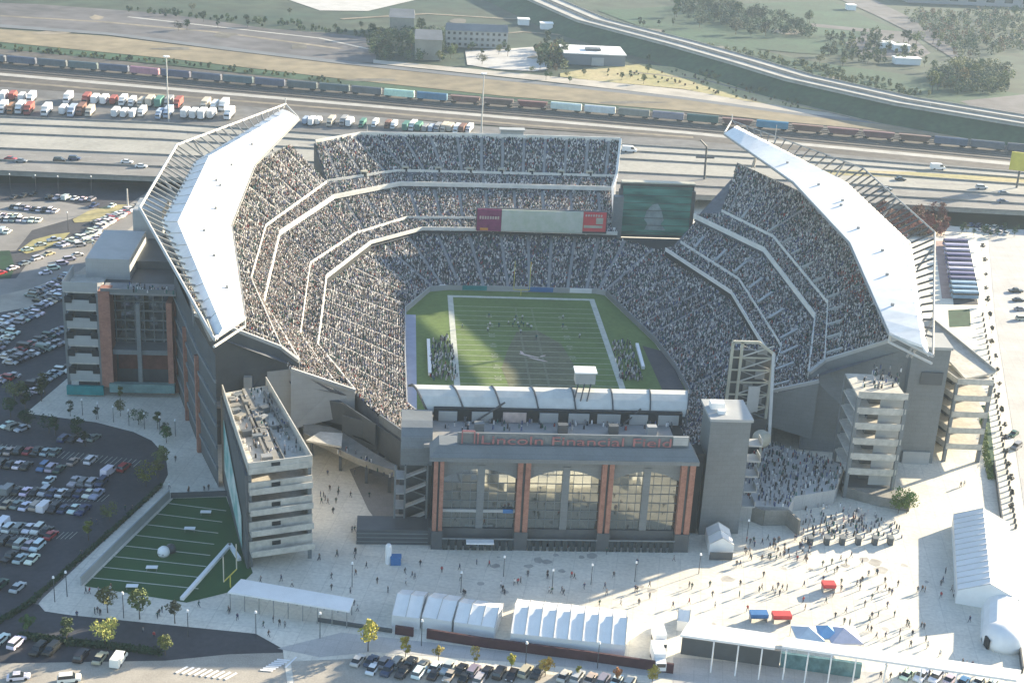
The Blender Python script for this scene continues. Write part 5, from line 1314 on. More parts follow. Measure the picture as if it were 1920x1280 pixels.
for i, (x, y, c, s) in enumerate(((690, 1220, GOLD, 1.5), (760, 1234, GOLD, 1.1), (822, 1238, YEL, 1.1), (890, 1246, YEL, .95), (958, 1255, GOLD, .95), (1022, 1267, GOLD, 1.05), (1084, 1268, YEL, .75), (1156, 1280, ORNG, .9), (1222, 1284, YEL, .95))):
    tree(x, y, s * .85, c, 'yellow autumn tree, %s from the left in the bottom kerb row' % ORD[i], 'yellow trees along the bottom kerb')
for i, (x, y, c, s) in enumerate(((1684, 962, (.10, .17, .03), 1.0), (1692, 955, (.10, .17, .03), 1.2), (1700, 962, (.10, .17, .03), .9))):
    tree(x, y, s, c, 'bright green bush tree, %s of the clump at the foot of the right ramp tower' % ORD[i], 'bushes at the right ramp tower', kind=2)
for i in range(20):
    f = i / 19; x, y = lerp(1840, 1896, f) + rnd.uniform(-4, 4), lerp(470, 960, f)
    tree(x, y, rnd.uniform(.55, .8), (.09, .085, .07), 'bare brownish shrub, %s from the far end along the right kerb' % ORD[i], 'shrubs along the right kerb', kind=3)
# trees of the far plain
def grove(n, x0, x1, y0, y1, smin, smax, cols, label, group, z=0):
    pts = sorted((rnd.uniform(x0, x1), rnd.uniform(y0, y1)) for _ in range(n))
    for i, (x, y) in enumerate(pts):
        lab = label if n > 40 else '%s, %s from the left' % (label, ORD[i])
        tree(x, y, rnd.uniform(smin, smax), rnd.choice(cols), lab, group, z=z)
far_greens = [DGREEN, GREEN, (.07, .09, .05)]  # dark and dull greens for the far trees
grove(22, 1640, 1770, 404, 446, 1.1, 1.7, [RUST, RUST, RUST, OLIVE], 'reddish autumn tree behind the right roof', 'reddish thicket behind the right roof')
grove(10, 1800, 1920, 432, 446, .6, 1.0, [GREEN], 'low bush on the lot edge below the highway', 'bushes along the right lot edge', .1)
grove(14, 690, 790, 66, 112, 1.2, 2.3, far_greens, 'dark tree among the slab blocks', 'trees among the slab blocks')
grove(12, 820, 960, 92, 122, 1.0, 1.7, [OLIVE, GREEN, (.2, .21, .06)], 'olive tree below the long grey block', 'trees below the long grey block')
grove(12, 1008, 1066, 86, 136, 1.2, 2.1, [OLIVE, GREEN, DGREEN, ORNG], 'mixed tree beside the white-roofed hall', 'trees beside the white-roofed hall')
grove(10, 960, 1240, 134, 160, .7, 1.2, [OLIVE, GREEN], 'scrubby bush on the yellow field', 'scrub by the white-roofed hall')
grove(16, 1262, 1420, 2, 66, 1.4, 2.4, far_greens, 'dark tree in the upper right wood', 'trees of the upper right wood')
grove(14, 1400, 1530, 30, 75, 1.3, 2.2, far_greens, 'dull tree on the far meadow', 'trees of the far meadows')
grove(14, 1530, 1730, 70, 125, 1.2, 2.0, far_greens, 'dull tree around the grey yard', 'trees around the grey yard')
grove(16, 1735, 1890, 128, 176, 1.5, 2.5, [OLIVE, GREEN, DGREEN, (.17, .18, .06)], 'full tree in the right copse', 'trees of the right copse')
grove(16, 1690, 1930, 26, 100, 1.3, 2.3, [(.10, .11, .06), OLIVE, GREEN, (.2, .12, .07)], 'autumn tree before the big roof', 'trees before the big roof')
grove(12, 1440, 1780, 118, 176, .8, 1.5, [OLIVE, GREEN], 'small tree above the raised motorway', 'trees above the raised motorway')
grove(12, 240, 690, 22, 62, .8, 1.5, far_greens, 'low dark bush on the upper left strip', 'bushes on the upper left strip')
grove(8, 1170, 1290, 40, 120, .8, 1.5, far_greens, 'small tree under the raised motorway', 'trees under the raised motorway')
for t in TP: drop(t)
# hedges as continuous mass
def hedge(label, pts, w_, h, col, n):
    mb = MB(); P = [G(x, y, 0) for x, y in pts]
    for i in range(n):
        f = rnd.random() * (len(P) - 1); k = int(f); p = P[k].lerp(P[min(k + 1, len(P) - 1)], f - k)
        p = p + V3(rnd.uniform(-w_, w_), rnd.uniform(-w_, w_), rnd.uniform(.1, h)); s = rnd.uniform(.18, .42)
        u = Vector((rnd.gauss(0, 1), rnd.gauss(0, 1), rnd.gauss(0, .6))).normalized(); v = u.orthogonal().normalized()
        mb.poly([p - u * s, p + v * s * .7, p + u * s, p - v * s * .7])
    o = mb.build('hedge', M['leaf']); o.color = (*col, 1); return tag(o, label, 'hedge', kind='stuff')
hedge('dark clipped hedge along the road at the bottom left', [(40, 1194), (120, 1206), (200, 1213), (300, 1226)], .8, 1.2, DGREEN, 2600)
hedge('dark hedge line along the slanting edge of the lower lot', [(60, 1128), (140, 1058), (220, 988), (302, 912)], .5, .9, DGREEN, 2400)
hedge('low hedge at the bottom left corner road', [(-5, 1168), (30, 1148), (62, 1128)], .6, .9, DGREEN, 700)
hedge('green hedge strip beside the outer balconies at right', [(1840, 770), (1848, 850), (1858, 900)], .9, 1.0, (.12, .17, .04), 1300)

def wood(label, polypx, n, hmin, hmax, cols, leaf=.55):
    """a far wood that reads as one mass: many leafy clumps"""
    P = [G(x, y, 0) for x, y in polypx]; xs = [p.x for p in P]; ys = [p.y for p in P]; mb = MB(); k = 0; c_ = 0
    def inside(x, y):
        c = False
        for i in range(len(P)):
            a, b = P[i], P[i - 1]
            if (a.y > y) != (b.y > y) and x < (b.x - a.x) * (y - a.y) / (b.y - a.y) + a.x: c = not c
        return c
    while c_ < n and k < n * 20:
        k += 1; x, y = rnd.uniform(min(xs), max(xs)), rnd.uniform(min(ys), max(ys))
        if not inside(x, y): continue
        c_ += 1; h = rnd.uniform(hmin, hmax); R = h * rnd.uniform(.28, .42); mi = rnd.randrange(len(cols))
        for q in range(70):
            d = Vector((rnd.gauss(0, 1), rnd.gauss(0, 1), rnd.gauss(0, 1))).normalized() * rnd.uniform(.55, 1.1)
            p = V3(x + d.x * R, y + d.y * R, h * .56 + d.z * h * .46); s = leaf * rnd.uniform(.6, 1.5)
            u = Vector((rnd.gauss(0, 1), rnd.gauss(0, 1), rnd.gauss(0, .6))).normalized(); v = u.orthogonal().normalized()
            mb.add([p - u * s, p + v * s * .7, p + u * s, p - v * s * .7], [(0, 1, 2, 3)], mi)
    return tag(mb.build('wood', cols), label, 'wood', kind='stuff')
LW = [mat('wood leaf dark', (.028, .05, .026), noise=.3, scale=.15), mat('wood leaf green', (.05, .085, .035), noise=.3, scale=.15), mat('wood leaf olive', (.10, .115, .04), noise=.3, scale=.15), mat('wood leaf brown', (.13, .085, .045), noise=.3, scale=.15)]
wood('dark wood around the slab blocks at top centre', [(690, 78), (730, 60), (836, 66), (836, 120), (776, 118), (700, 112)], 150, 5, 9, LW[:2])
wood('mixed wood band beside the pale court and the white-roofed hall', [(1000, 96), (1058, 84), (1058, 136), (1030, 136)], 70, 4, 8, LW)
wood('long dark wood along the top right of the picture', [(1262, 4), (1330, -6), (1420, 20), (1530, 60), (1525, 74), (1400, 62), (1290, 40)], 230, 5, 9, LW[:2] + LW[:1])
wood('hazy autumn wood in front of the warehouse at top right', [(1690, 30), (1920, 28), (1980, 90), (1800, 112), (1730, 60)], 260, 5, 9, LW)
wood('thick copse near the right edge above the motorway', [(1735, 150), (1800, 126), (1890, 140), (1885, 176), (1790, 178)], 190, 5, 10, [LW[1], LW[2], LW[0]])
wood('scattered scrub around the grey yard at top right', [(1540, 66), (1640, 60), (1740, 100), (1700, 128), (1560, 112)], 120, 3, 6, LW[:3])
wood('scrub in the lee of the raised motorway bank', [(1300, 118), (1500, 178), (1700, 214), (1640, 216), (1480, 190), (1300, 140)], 130, 2, 4, LW[:3], .4)
wood('low reddish scrub between the right roof and the highway', [(1640, 398), (1740, 402), (1770, 446), (1690, 446)], 170, 3, 6, [mat('red scrub', (.26, .10, .075), noise=.3, scale=.3), LW[3]], .4)
wood('pale scrubby green growth over the meadows above the motorway', [(1300, 86), (1420, 100), (1560, 130), (1760, 178), (1700, 186), (1500, 140), (1330, 104)], 150, 2, 4.5, [LW[1], LW[2]], .45)
wood('dark scrub along the green strip at top left', [(230, 14), (520, 40), (700, 62), (700, 72), (500, 52), (230, 22)], 90, 1.5, 4, LW[:2], .45)
wood('ragged hedge growth along the foot of the sandy track', [(-90, 80), (336, 117), (640, 151), (640, 158), (336, 124), (-90, 87)], 150, 1, 2.6, [LW[0], LW[2]], .35)
wood('weeds and brush scattered on the yellow field', [(1080, 134), (1300, 134), (1500, 186), (1640, 220), (1500, 205), (1280, 168)], 90, .8, 2.2, [LW[2], LW[3]], .3)
# ------------------------------------------------------------------ TENTS, GATES, PRACTICE PITCH
def tent(name, label, cat, A, B, depth, eave, ridge, bays, group=None, axis='long', mats=None, side=1):
    """frame tent: A-B is the near foot line; axis long = ridge parallel to A-B, else ridge runs away from it"""
    A = Vector(A); B = Vector(B); d = (B - A).normalized(); n = Vector((-d.y, d.x, 0)) * depth * side
    t = thing(name, label, cat, tuple((A + B) / 2), group); E = V3(0, 0, eave); mt = mats or M['fabric']
    if axis == 'long':
        P = [A.lerp(B, k / bays) for k in range(bays + 1)]; off = n; run = 0.0
    else:
        C0 = A; P = [A + n * (k / bays) for k in range(bays + 1)]; off = (B - A)
    ft = [p + E for p in P]; bk = [p + off + E for p in P]; rg = [p + off * .5 + V3(0, 0, ridge) for p in P]
    mb = MB()
    for k in range(bays):
        sag = V3(0, 0, -.22)
        for S in (ft, bk):
            m0 = S[k].lerp(S[k + 1], .5) + sag * .4; m1 = rg[k].lerp(rg[k + 1], .5) + sag
            mb.grid([[S[k], m0, S[k + 1]], [rg[k], m1, rg[k + 1]]])
    mb.build('tent_roof', mt, t)
    mb = MB(); mb.grid([P, ft]); mb.grid([[p + off for p in P], bk])
    for i in (0, -1): mb.poly([P[i], P[i] + off, bk[i], rg[i], ft[i]])
    mb.build('side_wall', mt, t)
    for k in range(bays + 1):
        mb = MB(); mb.beam(ft[k] + V3(0, 0, .04), rg[k] + V3(0, 0, .04), .16, .14); mb.beam(rg[k] + V3(0, 0, .04), bk[k] + V3(0, 0, .04), .16, .14); mb.build('frame', M['steel_pale'], t)
    return t
tent('marquee', 'long white frame tent with eight roof bays above the maroon wall', 'tent', G(956, 1211), G(1170, 1234), 14, 3.3, 5.8, 8)
tent('marquee', 'leftmost of the three white tents in the shade left of the long tent', 'tent', G(734, 1175), G(786, 1181), 11, 3.0, 5.2, 2, 'shaded white tents')
tent('marquee', 'middle of the three white tents in the shade left of the long tent', 'tent', G(790, 1178), G(846, 1187), 10.5, 3.0, 5.0, 2, 'shaded white tents')
tent('marquee', 'rightmost of the three shaded white tents, nearest the long tent', 'tent', G(850, 1189), G(926, 1200), 10, 3.2, 5.2, 3, 'shaded white tents')
_a = G(1791, 1131); tent('marquee', 'big long white tent on the sunlit plaza at the right edge', 'tent', _a, _a + V3(13.0, -4.3, 0), 39, 3.6, 6.6, 14, None, 'deep')
tent('kiosk_tent', 'small white tent with a dark open front at the foot of the lift tower', 'tent', G(1329, 1040), G(1374, 1042), 8, 3.0, 4.8, 2, None, 'deep')
tent('kiosk_tent', 'small pale tent at the left end of the roofed gate', 'tent', G(1268, 1182), G(1290, 1185), 5, 2.6, 4.2, 1)
mb = MB(); mb.box(tuple(G(1352, 1042, 1.2)), (5.6, .3, 2.0)); mb.build('counter', M['panel_dark']); o = bpy.data.objects['counter']; tag(o, 'dark serving counter in the open front of the small tower-foot tent', 'counter')
# dome tent lower right
p = G(1880, 1206); t = thing('dome_tent', 'rounded white dome tent at the lower right corner of the plaza', 'tent', tuple(p))
mb = MB(); mb.lathe(tuple(p + V3(0, 0, 0)), [(4.6, 0), (4.7, 1.5), (4.0, 3.2), (2.4, 4.4), (.1, 4.8)], 16); mb.build('dome', M['fabric'], t, smooth=True)
a = G(1868, 1146); mb = MB(); rows = []
for k in range(9):
    th = math.pi * k / 8; rows.append([V3(a.x + 3.2 - 5.2 * math.cos(th), a.y + 4, 4.6 * math.sin(th)), V3(p.x + .2 - 5.0 * math.cos(th), p.y + 1, 4.4 * math.sin(th))])
mb.grid(rows); mb.poly([r[0] for r in rows]); mb.build('tunnel', M['fabric'], t)
mb = MB(); mb.box((p.x - 4.4, p.y - 1.5, 1.2), (.5, 2, 2.4)); mb.build('doorway', M['dark'], t)
# long awning by the practice pitch
t = thing('awning_roof', 'long low white awning roof between the practice pitch and the tents', 'awning', tuple(G(540, 1140)))
Q = [G(427, 1112, 4), G(655, 1148, 4), G(664, 1124, 4), G(452, 1087, 4)]
mb = MB(); mb.loft(Q, [q + V3(0, 0, .35) for q in Q]); mb.build('roof', M['fabric'], t)
for k in range(9):
    for a, b in ((Q[0], Q[1]), (Q[3], Q[2])):
        p = a.lerp(b, .02 + .96 * k / 8); mb = MB(); mb.tube((p.x, p.y, 0), (p.x, p.y, 4), .12); mb.build('post', M['steel_grey'], t)
# maroon wall
def low_wall(name, label, cat, pts, h, w_, material):
    P = [G(x, y) for x, y in pts]; mb = MB(); wall_strip(mb, P, h, w_); return tag(mb.build(name, material), label, cat)
low_wall('boundary_wall', 'dark maroon wall running below the white tents', 'wall', [(800, 1196), (900, 1212), (1100, 1238), (1262, 1262)], 2.4, .5, M['maroon'])
low_wall('boundary_wall', 'short dark maroon wall piece below the leftmost shaded tent', 'wall', [(741, 1188), (775, 1193)], 2.2, .5, M['maroon'])
low_wall('kerb_wall', 'low dark rail along the shaded walkway left of the tents', 'wall', [(596, 1165), (735, 1186)], 1.0, .4, M['panel_dark'])
low_wall('plaza_fence', 'long thin dark fence closing the plaza at the right edge', 'fence', [(1863, 872), (1880, 1000), (1898, 1130), (1916, 1262)], 1.7, .35, M['steel_dark'])
low_wall('curved_wall', 'brownish retaining wall below the crowded terrace right of the lift tower', 'wall', [(1386, 968), (1430, 985), (1474, 984), (1496, 1004)], 4.4, .6, M['dull_conc'])
# roofed gates along the bottom right
def gate(label, quad, z, wall, wall_h, posts, wmat):
    t = thing('gate_canopy', label, 'gate', tuple(G(*quad[0])))
    Q = [G(x, y, z) for x, y in quad]; mb = MB(); mb.loft(Q, [q + V3(0, 0, .5) for q in Q]); mb.build('roof', M['roof_white'], t)
    W = [G(x, y) for x, y in wall]; mb = MB(); wall_strip(mb, W, wall_h, .8); mb.build('wall', wmat, t)
    for u in posts:
        q = Q[0].lerp(Q[1], u); mb = MB(); mb.tube((q.x, q.y - .3, 0), (q.x, q.y - .3, z), .16, n=8); mb.build('post', M['white'], t)
    return t
gate('wide white flat gate roof over a dark wall at the bottom', [(1275, 1193), (1452, 1218), (1456, 1192), (1292, 1168)], 7.5, [(1276, 1224), (1460, 1250)], 4.2, (.36, .62, .87), M['panel_dark'])
gate('long white flat gate roof reaching the bottom right corner', [(1466, 1214), (1906, 1278), (1914, 1259), (1472, 1197)], 7.5, [(1462, 1249), (1612, 1270)], 3.6, (.02, .115, .215, .32, .45, .6, .75, .9), mat('teal glass wall', (.10, .19, .20), rough=.2, noise=.3, scale=.5))
for k in range(3):
    x, y, sz, c = ((1512, 1206, 6, (.50, .58, .66)), (1547, 1203, 5, (.22, .42, .66)), (1578, 1208, 7, (.52, .52, .62)))[k]
    p = G(x, y); mb = MB(); h = 2.6
    B = [p + V3(-sz / 2, -sz / 2, h), p + V3(sz / 2, -sz / 2, h), p + V3(sz / 2, sz / 2, h), p + V3(-sz / 2, sz / 2, h)]; ap = p + V3(0, 0, h + 1.7)
    t = thing('pop_up_canopy', ('leftmost pale blue pop-up canopy behind the long gate roof', 'middle bright blue pop-up canopy behind the long gate roof', 'rightmost lavender grey pop-up canopy behind the long gate roof')[k], 'canopy', tuple(p), 'pop-up canopies')
    for i in range(4): mb.poly([B[i], B[(i + 1) % 4], ap]); mb.poly([B[i] - V3(0, 0, .35), B[(i + 1) % 4] - V3(0, 0, .35), B[(i + 1) % 4], B[i]])
    o = mb.build('roof', M['objcol'], t); o.color = (*c, 1)
    for b in B: mb = MB(); mb.tube((b.x, b.y, 0), (b.x, b.y, h), .06); mb.build('post', M['steel_grey'], t)
for x, y, w_, mt, lab in ((1464, 1166, 4.2, 'red', 'red covered stall on the sunlit plaza above the gate roof'), (1421, 1164, 4.0, 'blue', 'dark blue covered stall beside the red one above the gate roof'), (1552, 1108, 3.0, 'red', 'red inflatable standing alone in the middle of the sunlit plaza')):
    p = G(x, y); t = thing('stall', lab, 'stall', tuple(p))
    mb = MB(); mb.box((p.x, p.y, 1.9), (w_, 2.2, .9)); mb.build('cover', M[mt], t)
    for sx in (-1, 1): mb = MB(); mb.box((p.x + sx * w_ * .45, p.y, .8), (.2, 1.6, 1.5)); mb.build('leg', M['steel_grey'], t)
    mb = MB(); mb.box((p.x, p.y, 1.0), (w_ * .8, 1.2, .12)); mb.build('counter', M['panel_light'], t)
# ticket kiosks
for i, x in enumerate((1518, 1549, 1578, 1608, 1639, 1668)):
    p = G(x, 1020); t = thing('turnstile_kiosk', 'small dark turnstile kiosk, %s from the left in the row of six' % ORD[i], 'kiosk', tuple(p), 'turnstile kiosks')
    mb = MB(); mb.box((p.x, p.y, 1.0), (1.1, 1.7, 2.0)); mb.build('body', M['panel_dark'], t)
    mb = MB(); mb.box((p.x, p.y, 2.1), (1.4, 2.1, .15)); mb.build('roof', M['panel'], t)
# raised terrace crowd right of the lift tower
TE = [(1392, 862), (1450, 832), (1585, 872), (1566, 918), (1490, 930), (1480, 950), (1388, 948)]
tp = [G(x, y, 4.4) for x, y in TE]
mb = MB(); mb.prism([(p.x, p.y) for p in tp], .12, 4.4); t = mb.build('raised_terrace', M['walk']); tag(t, 'raised concrete terrace packed with people right of the lift tower', 'terrace')
def in_poly(x, y, P):
    c = False
    for i in range(len(P)):
        a, b = P[i], P[i - 1]
        if (a.y > y) != (b.y > y) and x < (b.x - a.x) * (y - a.y) / (b.y - a.y) + a.x: c = not c
    return c
def fill_crowd(label, polypx, z, n, stand=1.0):
    P = [G(x, y, z) for x, y in polypx]; cr = Crowd(); xs = [p.x for p in P]; ys = [p.y for p in P]; k = 0
    while len(cr.p) < n and k < n * 30:
        k += 1; x, y = rnd.uniform(min(xs), max(xs)), rnd.uniform(min(ys), max(ys))
        if in_poly(x, y, P): cr.add(x, y, z, rnd.uniform(0, 6.28), 'dark')
    return tag(crowd_mesh('crowd', cr, stand=stand), label, 'crowd', kind='stuff')
fill_crowd('dense crowd standing on the raised terrace right of the lift tower', TE, 4.4, 520)
fill_crowd('queue crowding behind the row of turnstile kiosks', [(1500, 972), (1620, 968), (1664, 1008), (1500, 1010)], .1, 130)
fill_crowd('loose crowd on the walkway beside the curved wall', [(1500, 930), (1640, 965), (1700, 985), (1690, 1010), (1560, 975), (1500, 955)], .1, 60)
fill_crowd('players and staff massed along the left touchline', [(805, 640), (845, 628), (860, 714), (806, 714)], .2, 210)
fill_crowd('players and staff massed along the right touchline', [(1146, 642), (1180, 640), (1206, 714), (1162, 714)], .2, 190)
fill_crowd('people strung along the foot of the shaded entrance doors', [(845, 1020), (1280, 1018), (1280, 1026), (845, 1028)], .1, 90)
# people on roof decks and terraces
fill_crowd('people leaning on the roof terrace of the left annex', [(236, 533), (330, 545), (330, 553), (240, 548)], 32.0, 46)
fill_crowd('people standing on the terrace behind the roof sign', [(830, 778), (1270, 775), (1262, 806), (836, 808)], 24.0, 150)
fill_crowd('people on the sunny top deck of the near left ramp tower', [(425, 740), (500, 725), (566, 850), (470, 862)], 24.7, 110)
fill_crowd('fans on the top landing of the right ramp tower', [(1622, 690), (1690, 686), (1688, 728), (1614, 730)], 29.2, 50)
fill_crowd('people on the concourse deck left of the stair tower', [(600, 838), (650, 838), (740, 892), (735, 905)], 6.0, 26)
# white bench backs by the touchlines
for (x0, y0, x1, y1, lab) in ((803, 640, 806, 704, 'white bench row at the outer side of the left touchline crowd'), (1194, 648, 1206, 692, 'white bench row at the outer side of the right touchline crowd')):
    a, b = G(x0, y0, .2), G(x1, y1, .2); mb = MB(); mb.beam(a + V3(0, 0, .5), b + V3(0, 0, .5), 1.0, 1.0); tag(mb.build('bench', M['white']), lab, 'bench')

# practice pitch
sheet('practice_pitch', [(158, 1099), (325, 935), (424, 932), (474, 1074), (440, 1108), (350, 1130)], .16, M['turf_art'])
mb = MB()
for k in range(8):
    f = k / 7; a = G(lerp(170, 316, f), lerp(1082, 943, f), .19); b = G(lerp(372, 424, f), lerp(1103, 957, f), .19)
    n = Vector((-(b - a).y, (b - a).x, 0)).normalized() * .16; mb.poly([a - n, b - n, b + n, a + n])
structure(mb.build('pitch_markings', M['white_line']))
low_wall('goal_line_barrier', 'thick white barrier slanting across the end of the practice pitch', 'barrier', [(341, 1126), (431, 1024), (449, 1052)], .9, .9, M['white'])
low_wall('pitch_fence', 'pale fence along the left side of the practice pitch', 'fence', [(152, 1098), (235, 1015), (318, 934)], 2.4, .3, M['panel_light'])
low_wall('pitch_fence', 'thin dark fence along the top side of the practice pitch', 'fence', [(320, 934), (426, 930)], 1.6, .2, M['panel_dark'])
p = G(420, 1112, .16); t = thing('goal_post', 'pale yellow training goal post at the near right of the practice pitch', 'goal post', tuple(p))
q = G(444, 1088, .16); mb = MB(); mb.tube(p.lerp(q, .5), p.lerp(q, .5) + V3(0, 0, 3.0), .16); mb.build('stem', M['yellow'], t)
mb = MB(); mb.tube(p + V3(0, 0, 3.0), q + V3(0, 0, 3.0), .14); mb.build('crossbar', M['yellow'], t)
for a in (p, q): mb = MB(); mb.tube(a + V3(0, 0, 3.0), a + V3(0, 0, 9.4), .14); mb.build('upright', M['steel_yellow'], t)
p = G(307, 1040, .16); t = thing('inflatable_dome', 'white inflatable dome with a dark tunnel behind it on the practice pitch', 'inflatable', tuple(p))
mb = MB(); mb.lathe(tuple(p), [(1.25, 0), (1.45, .7), (1.25, 1.6), (.7, 2.1), (.05, 2.3)], 14); mb.build('dome', M['white'], t, smooth=True)
mb = MB(); q = p + V3(1.4, 1.6, 0); mb.lathe(tuple(q), [(1.1, 0), (1.2, .8), (.9, 1.7), (.05, 2.0)], 12); mb.build('tunnel', M['steel_dark'], t, smooth=True)
mb = MB(); mb.beam(p + V3(-1.1, -.95, .8), p + V3(.2, -1.45, .8), .2, .3); mb.build('face_bar', M['panel_light'], t)
for i, (x, y) in enumerate(((386, 964), (356, 995), (285, 1068), (248, 1103))):
    p = G(x, y, .16); t = thing('folding_table', 'white folding table on the practice pitch, %s from the far end' % ORD[i], 'table', tuple(p), 'white tables on the practice pitch')
    mb = MB(); mb.box((p.x, p.y, .95), (2.6, 1.3, .12)); mb.build('table_top', M['white'], t)
    for sx in (-1.1, 1.1):
        for sy in (-.5, .5): mb = MB(); mb.box((p.x + sx, p.y + sy, .5), (.08, .08, .9)); mb.build('leg', M['steel_grey'], t)

# ------------------------------------------------------------------ POLES
def pole(label, bx, by, tx, ty, r=.25, head=True, cat='light mast', z0=0):
    b = G(bx, by, z0); top = GY(tx, ty, b.y); t = thing('light_mast', label, cat, tuple(b))
    mb = MB(); mb.tube(b, (b.x, b.y, top.z), r, r * .6, n=8); mb.build('pole', M['steel_pale'], t)
    if head:
        mb = MB()
        for k in range(6):
            a = k * math.pi / 3; mb.box((b.x + 1.1 * math.cos(a), b.y + 1.1 * math.sin(a), top.z), (.9, .9, .5), a)
        mb.tube((b.x, b.y, top.z - .4), (b.x, b.y, top.z + .3), 1.0, .9, n=10); mb.build('lamp_head', M['white'], t)
pole('tall pale lamp mast standing in the lorry park at upper left', 316, 228, 309, 106, .4)
pole('tall pale lamp mast rising behind the far stand', 902, 262, 901, 138, .4)
pole('thin pale lamp mast at the left of the far stand corner', 688, 264, 690, 236, .25, False)
pole('thin lamp mast beyond the right roof near the motorway', 1740, 228, 1740, 192, .25, False)
pole('thin lamp mast beyond the motorway at the right edge', 1885, 252, 1886, 220, .25, False)
pole('thin lamp mast above the blue wagon behind the right roof', 1450, 288, 1449, 234, .25, False)
pole('reddish tall sign pole beside the service road below the highway', 240, 394, 237, 354, .4, False)
def post(label, x, y, h, group):
    p = G(x, y, .1); t = thing('lamp_post', label, 'lamp post', tuple(p), group)
    mb = MB(); mb.tube(p, p + V3(0, 0, h), .11, .08, n=6); mb.build('pole', M['steel_dark'], t)
    mb = MB(); mb.tube(p + V3(0, 0, h), p + V3(0, 0, h + .5), .3, .2, n=8); mb.build('lamp', M['white'], t)
for i, (x, y) in enumerate(((103, 1128), (126, 1118), (232, 1158), (353, 1192), (480, 1194), (600, 1196), (660, 1100), (790, 1210), (985, 1252), (1120, 1252), (864, 1110), (944, 1080), (1035, 1105), (1108, 1095), (1190, 1090), (1310, 1075), (1400, 1010))):
    post('slim dark lamp post, %s from the left on the lower pavements and plaza' % ORD[i] if False else 'slim dark lamp post, %s in the plaza and pavement series' % ORD[i], x, y, 6.0 if i < 10 else 5.0, 'lamp posts around the plaza')
for i in range(7): post('slim lamp post, %s from the left on the annex pavement' % ORD[i], 155 + i * 29, 778 + i * 6.5, 4.5, 'annex pavement lamp posts')
for i, (x, y) in enumerate(((20, 336), (68, 338), (110, 340), (172, 340), (128, 410), (176, 470))): post('tall thin lamp post, %s from the left by the sunlit lots' % ORD[i], x, y + 24, 7.5, 'lamp posts of the sunlit lots')
for i in range(40):
    f = i / 39; p = G(lerp(1842, 1904, f), lerp(592, 990, f), .15); mb = MB(); mb.lathe(tuple(p), [(.34, 0), (.34, 1.0), (.25, 1.25), (.05, 1.3)], 8)
    tag(mb.build('bollard', M['panel_dark']), 'dark bollard, %s from the near end of the right kerb row' % ORD[39 - i], 'bollard', 'bollards along the right kerb')
# white kiosk column and blue barrel near the stair tower
p = G(728, 1055, .1); mb = MB(); mb.lathe(tuple(p), [(.75, 0), (.75, 4.6), (.5, 5.0)], 12); tag(mb.build('advert_column', M['white']), 'white round column beside the blue bin near the stair tower', 'column')
p = G(742, 1056, .1); mb = MB(); mb.box((p.x, p.y, 1.0), (2.4, 1.8, 2.0)); mb.box((p.x, p.y, 2.1), (2.6, 2.0, .2)); tag(mb.build('blue_bin', M['blue']), 'large blue bin beside the white round column', 'bin')
# box trucks by the gate
for i, (x, y) in enumerate(((1236, 1210), (1234, 1246))):
    p = G(x, y); t = thing('box_truck', ('upper', 'lower')[i] + ' of the two white box trucks parked left of the roofed gate', 'truck', tuple(p), 'white box trucks')
    mb = MB(); mb.box((p.x, p.y + 1.5, 2.1), (2.5, 5.2, 2.7)); mb.build('cargo_box', M['white'], t)
    mb = MB(); mb.box((p.x, p.y - 2.1, 1.5), (2.2, 1.9, 1.9)); c = mb.build('cab', M['white'], t)
    mb = MB(); mb.box((p.x, p.y - 3.06, 1.9), (1.9, .1, .8)); mb.build('windscreen', M['carglass'], c)
    for dy in (-1.9, 2.9):
        for dx in (-1.1, 1.1): mb = MB(); mb.tube((p.x + dx - .15, p.y + dy, .45), (p.x + dx + .15, p.y + dy, .45), .45); mb.build('wheel', M['tyre'], t)
# blue-white striped coaches parked nose to tail beyond the right roof
for i in range(12):
    a = G(lerp(1790, 1808, i / 11), lerp(462, 560, i / 11), .15); w_ = 10.0
    c = [(.10, .10, .20), (.30, .30, .44), (.40, .40, .52), (.14, .14, .27)][i % 4] if i < 9 else (.22, .34, .46)
    t = thing('coach', 'bluish coach, %s from the far end of the packed row behind the right roof' % ORD[i], 'coach', tuple(a), 'coaches packed behind the right roof')
    mb = MB(); mb.loft([a + V3(-5, -1.2, .5), a + V3(5, -1.2, .5), a + V3(5, 1.2, .5), a + V3(-5, 1.2, .5)], [a + V3(-4.9, -1.1, 3.2), a + V3(4.8, -1.1, 3.2), a + V3(4.8, 1.1, 3.2), a + V3(-4.9, 1.1, 3.2)]); o = mb.build('body', M['objcol'], t); o.color = (*c, 1)
    mb = MB(); mb.box((a.x, a.y, 2.3), (9.9, 2.36, .7)); mb.build('windows', M['carglass'], t)
sheet('coach_bay', [(1776, 452), (1813, 452), (1834, 572), (1788, 572)], .13, M['asphalt'])
sheet('red_paving', [(1752, 452), (1776, 452), (1790, 560), (1766, 560)], .13, mat('reddish paving', (.34, .24, .21), noise=.15))
sheet('small_lawn', [(1778, 582), (1818, 580), (1820, 612), (1780, 614)], .14, M['grass'])
sheet('lawn_strip', [(1838, 760), (1852, 760), (1870, 905), (1850, 880)], .14, M['grass'])

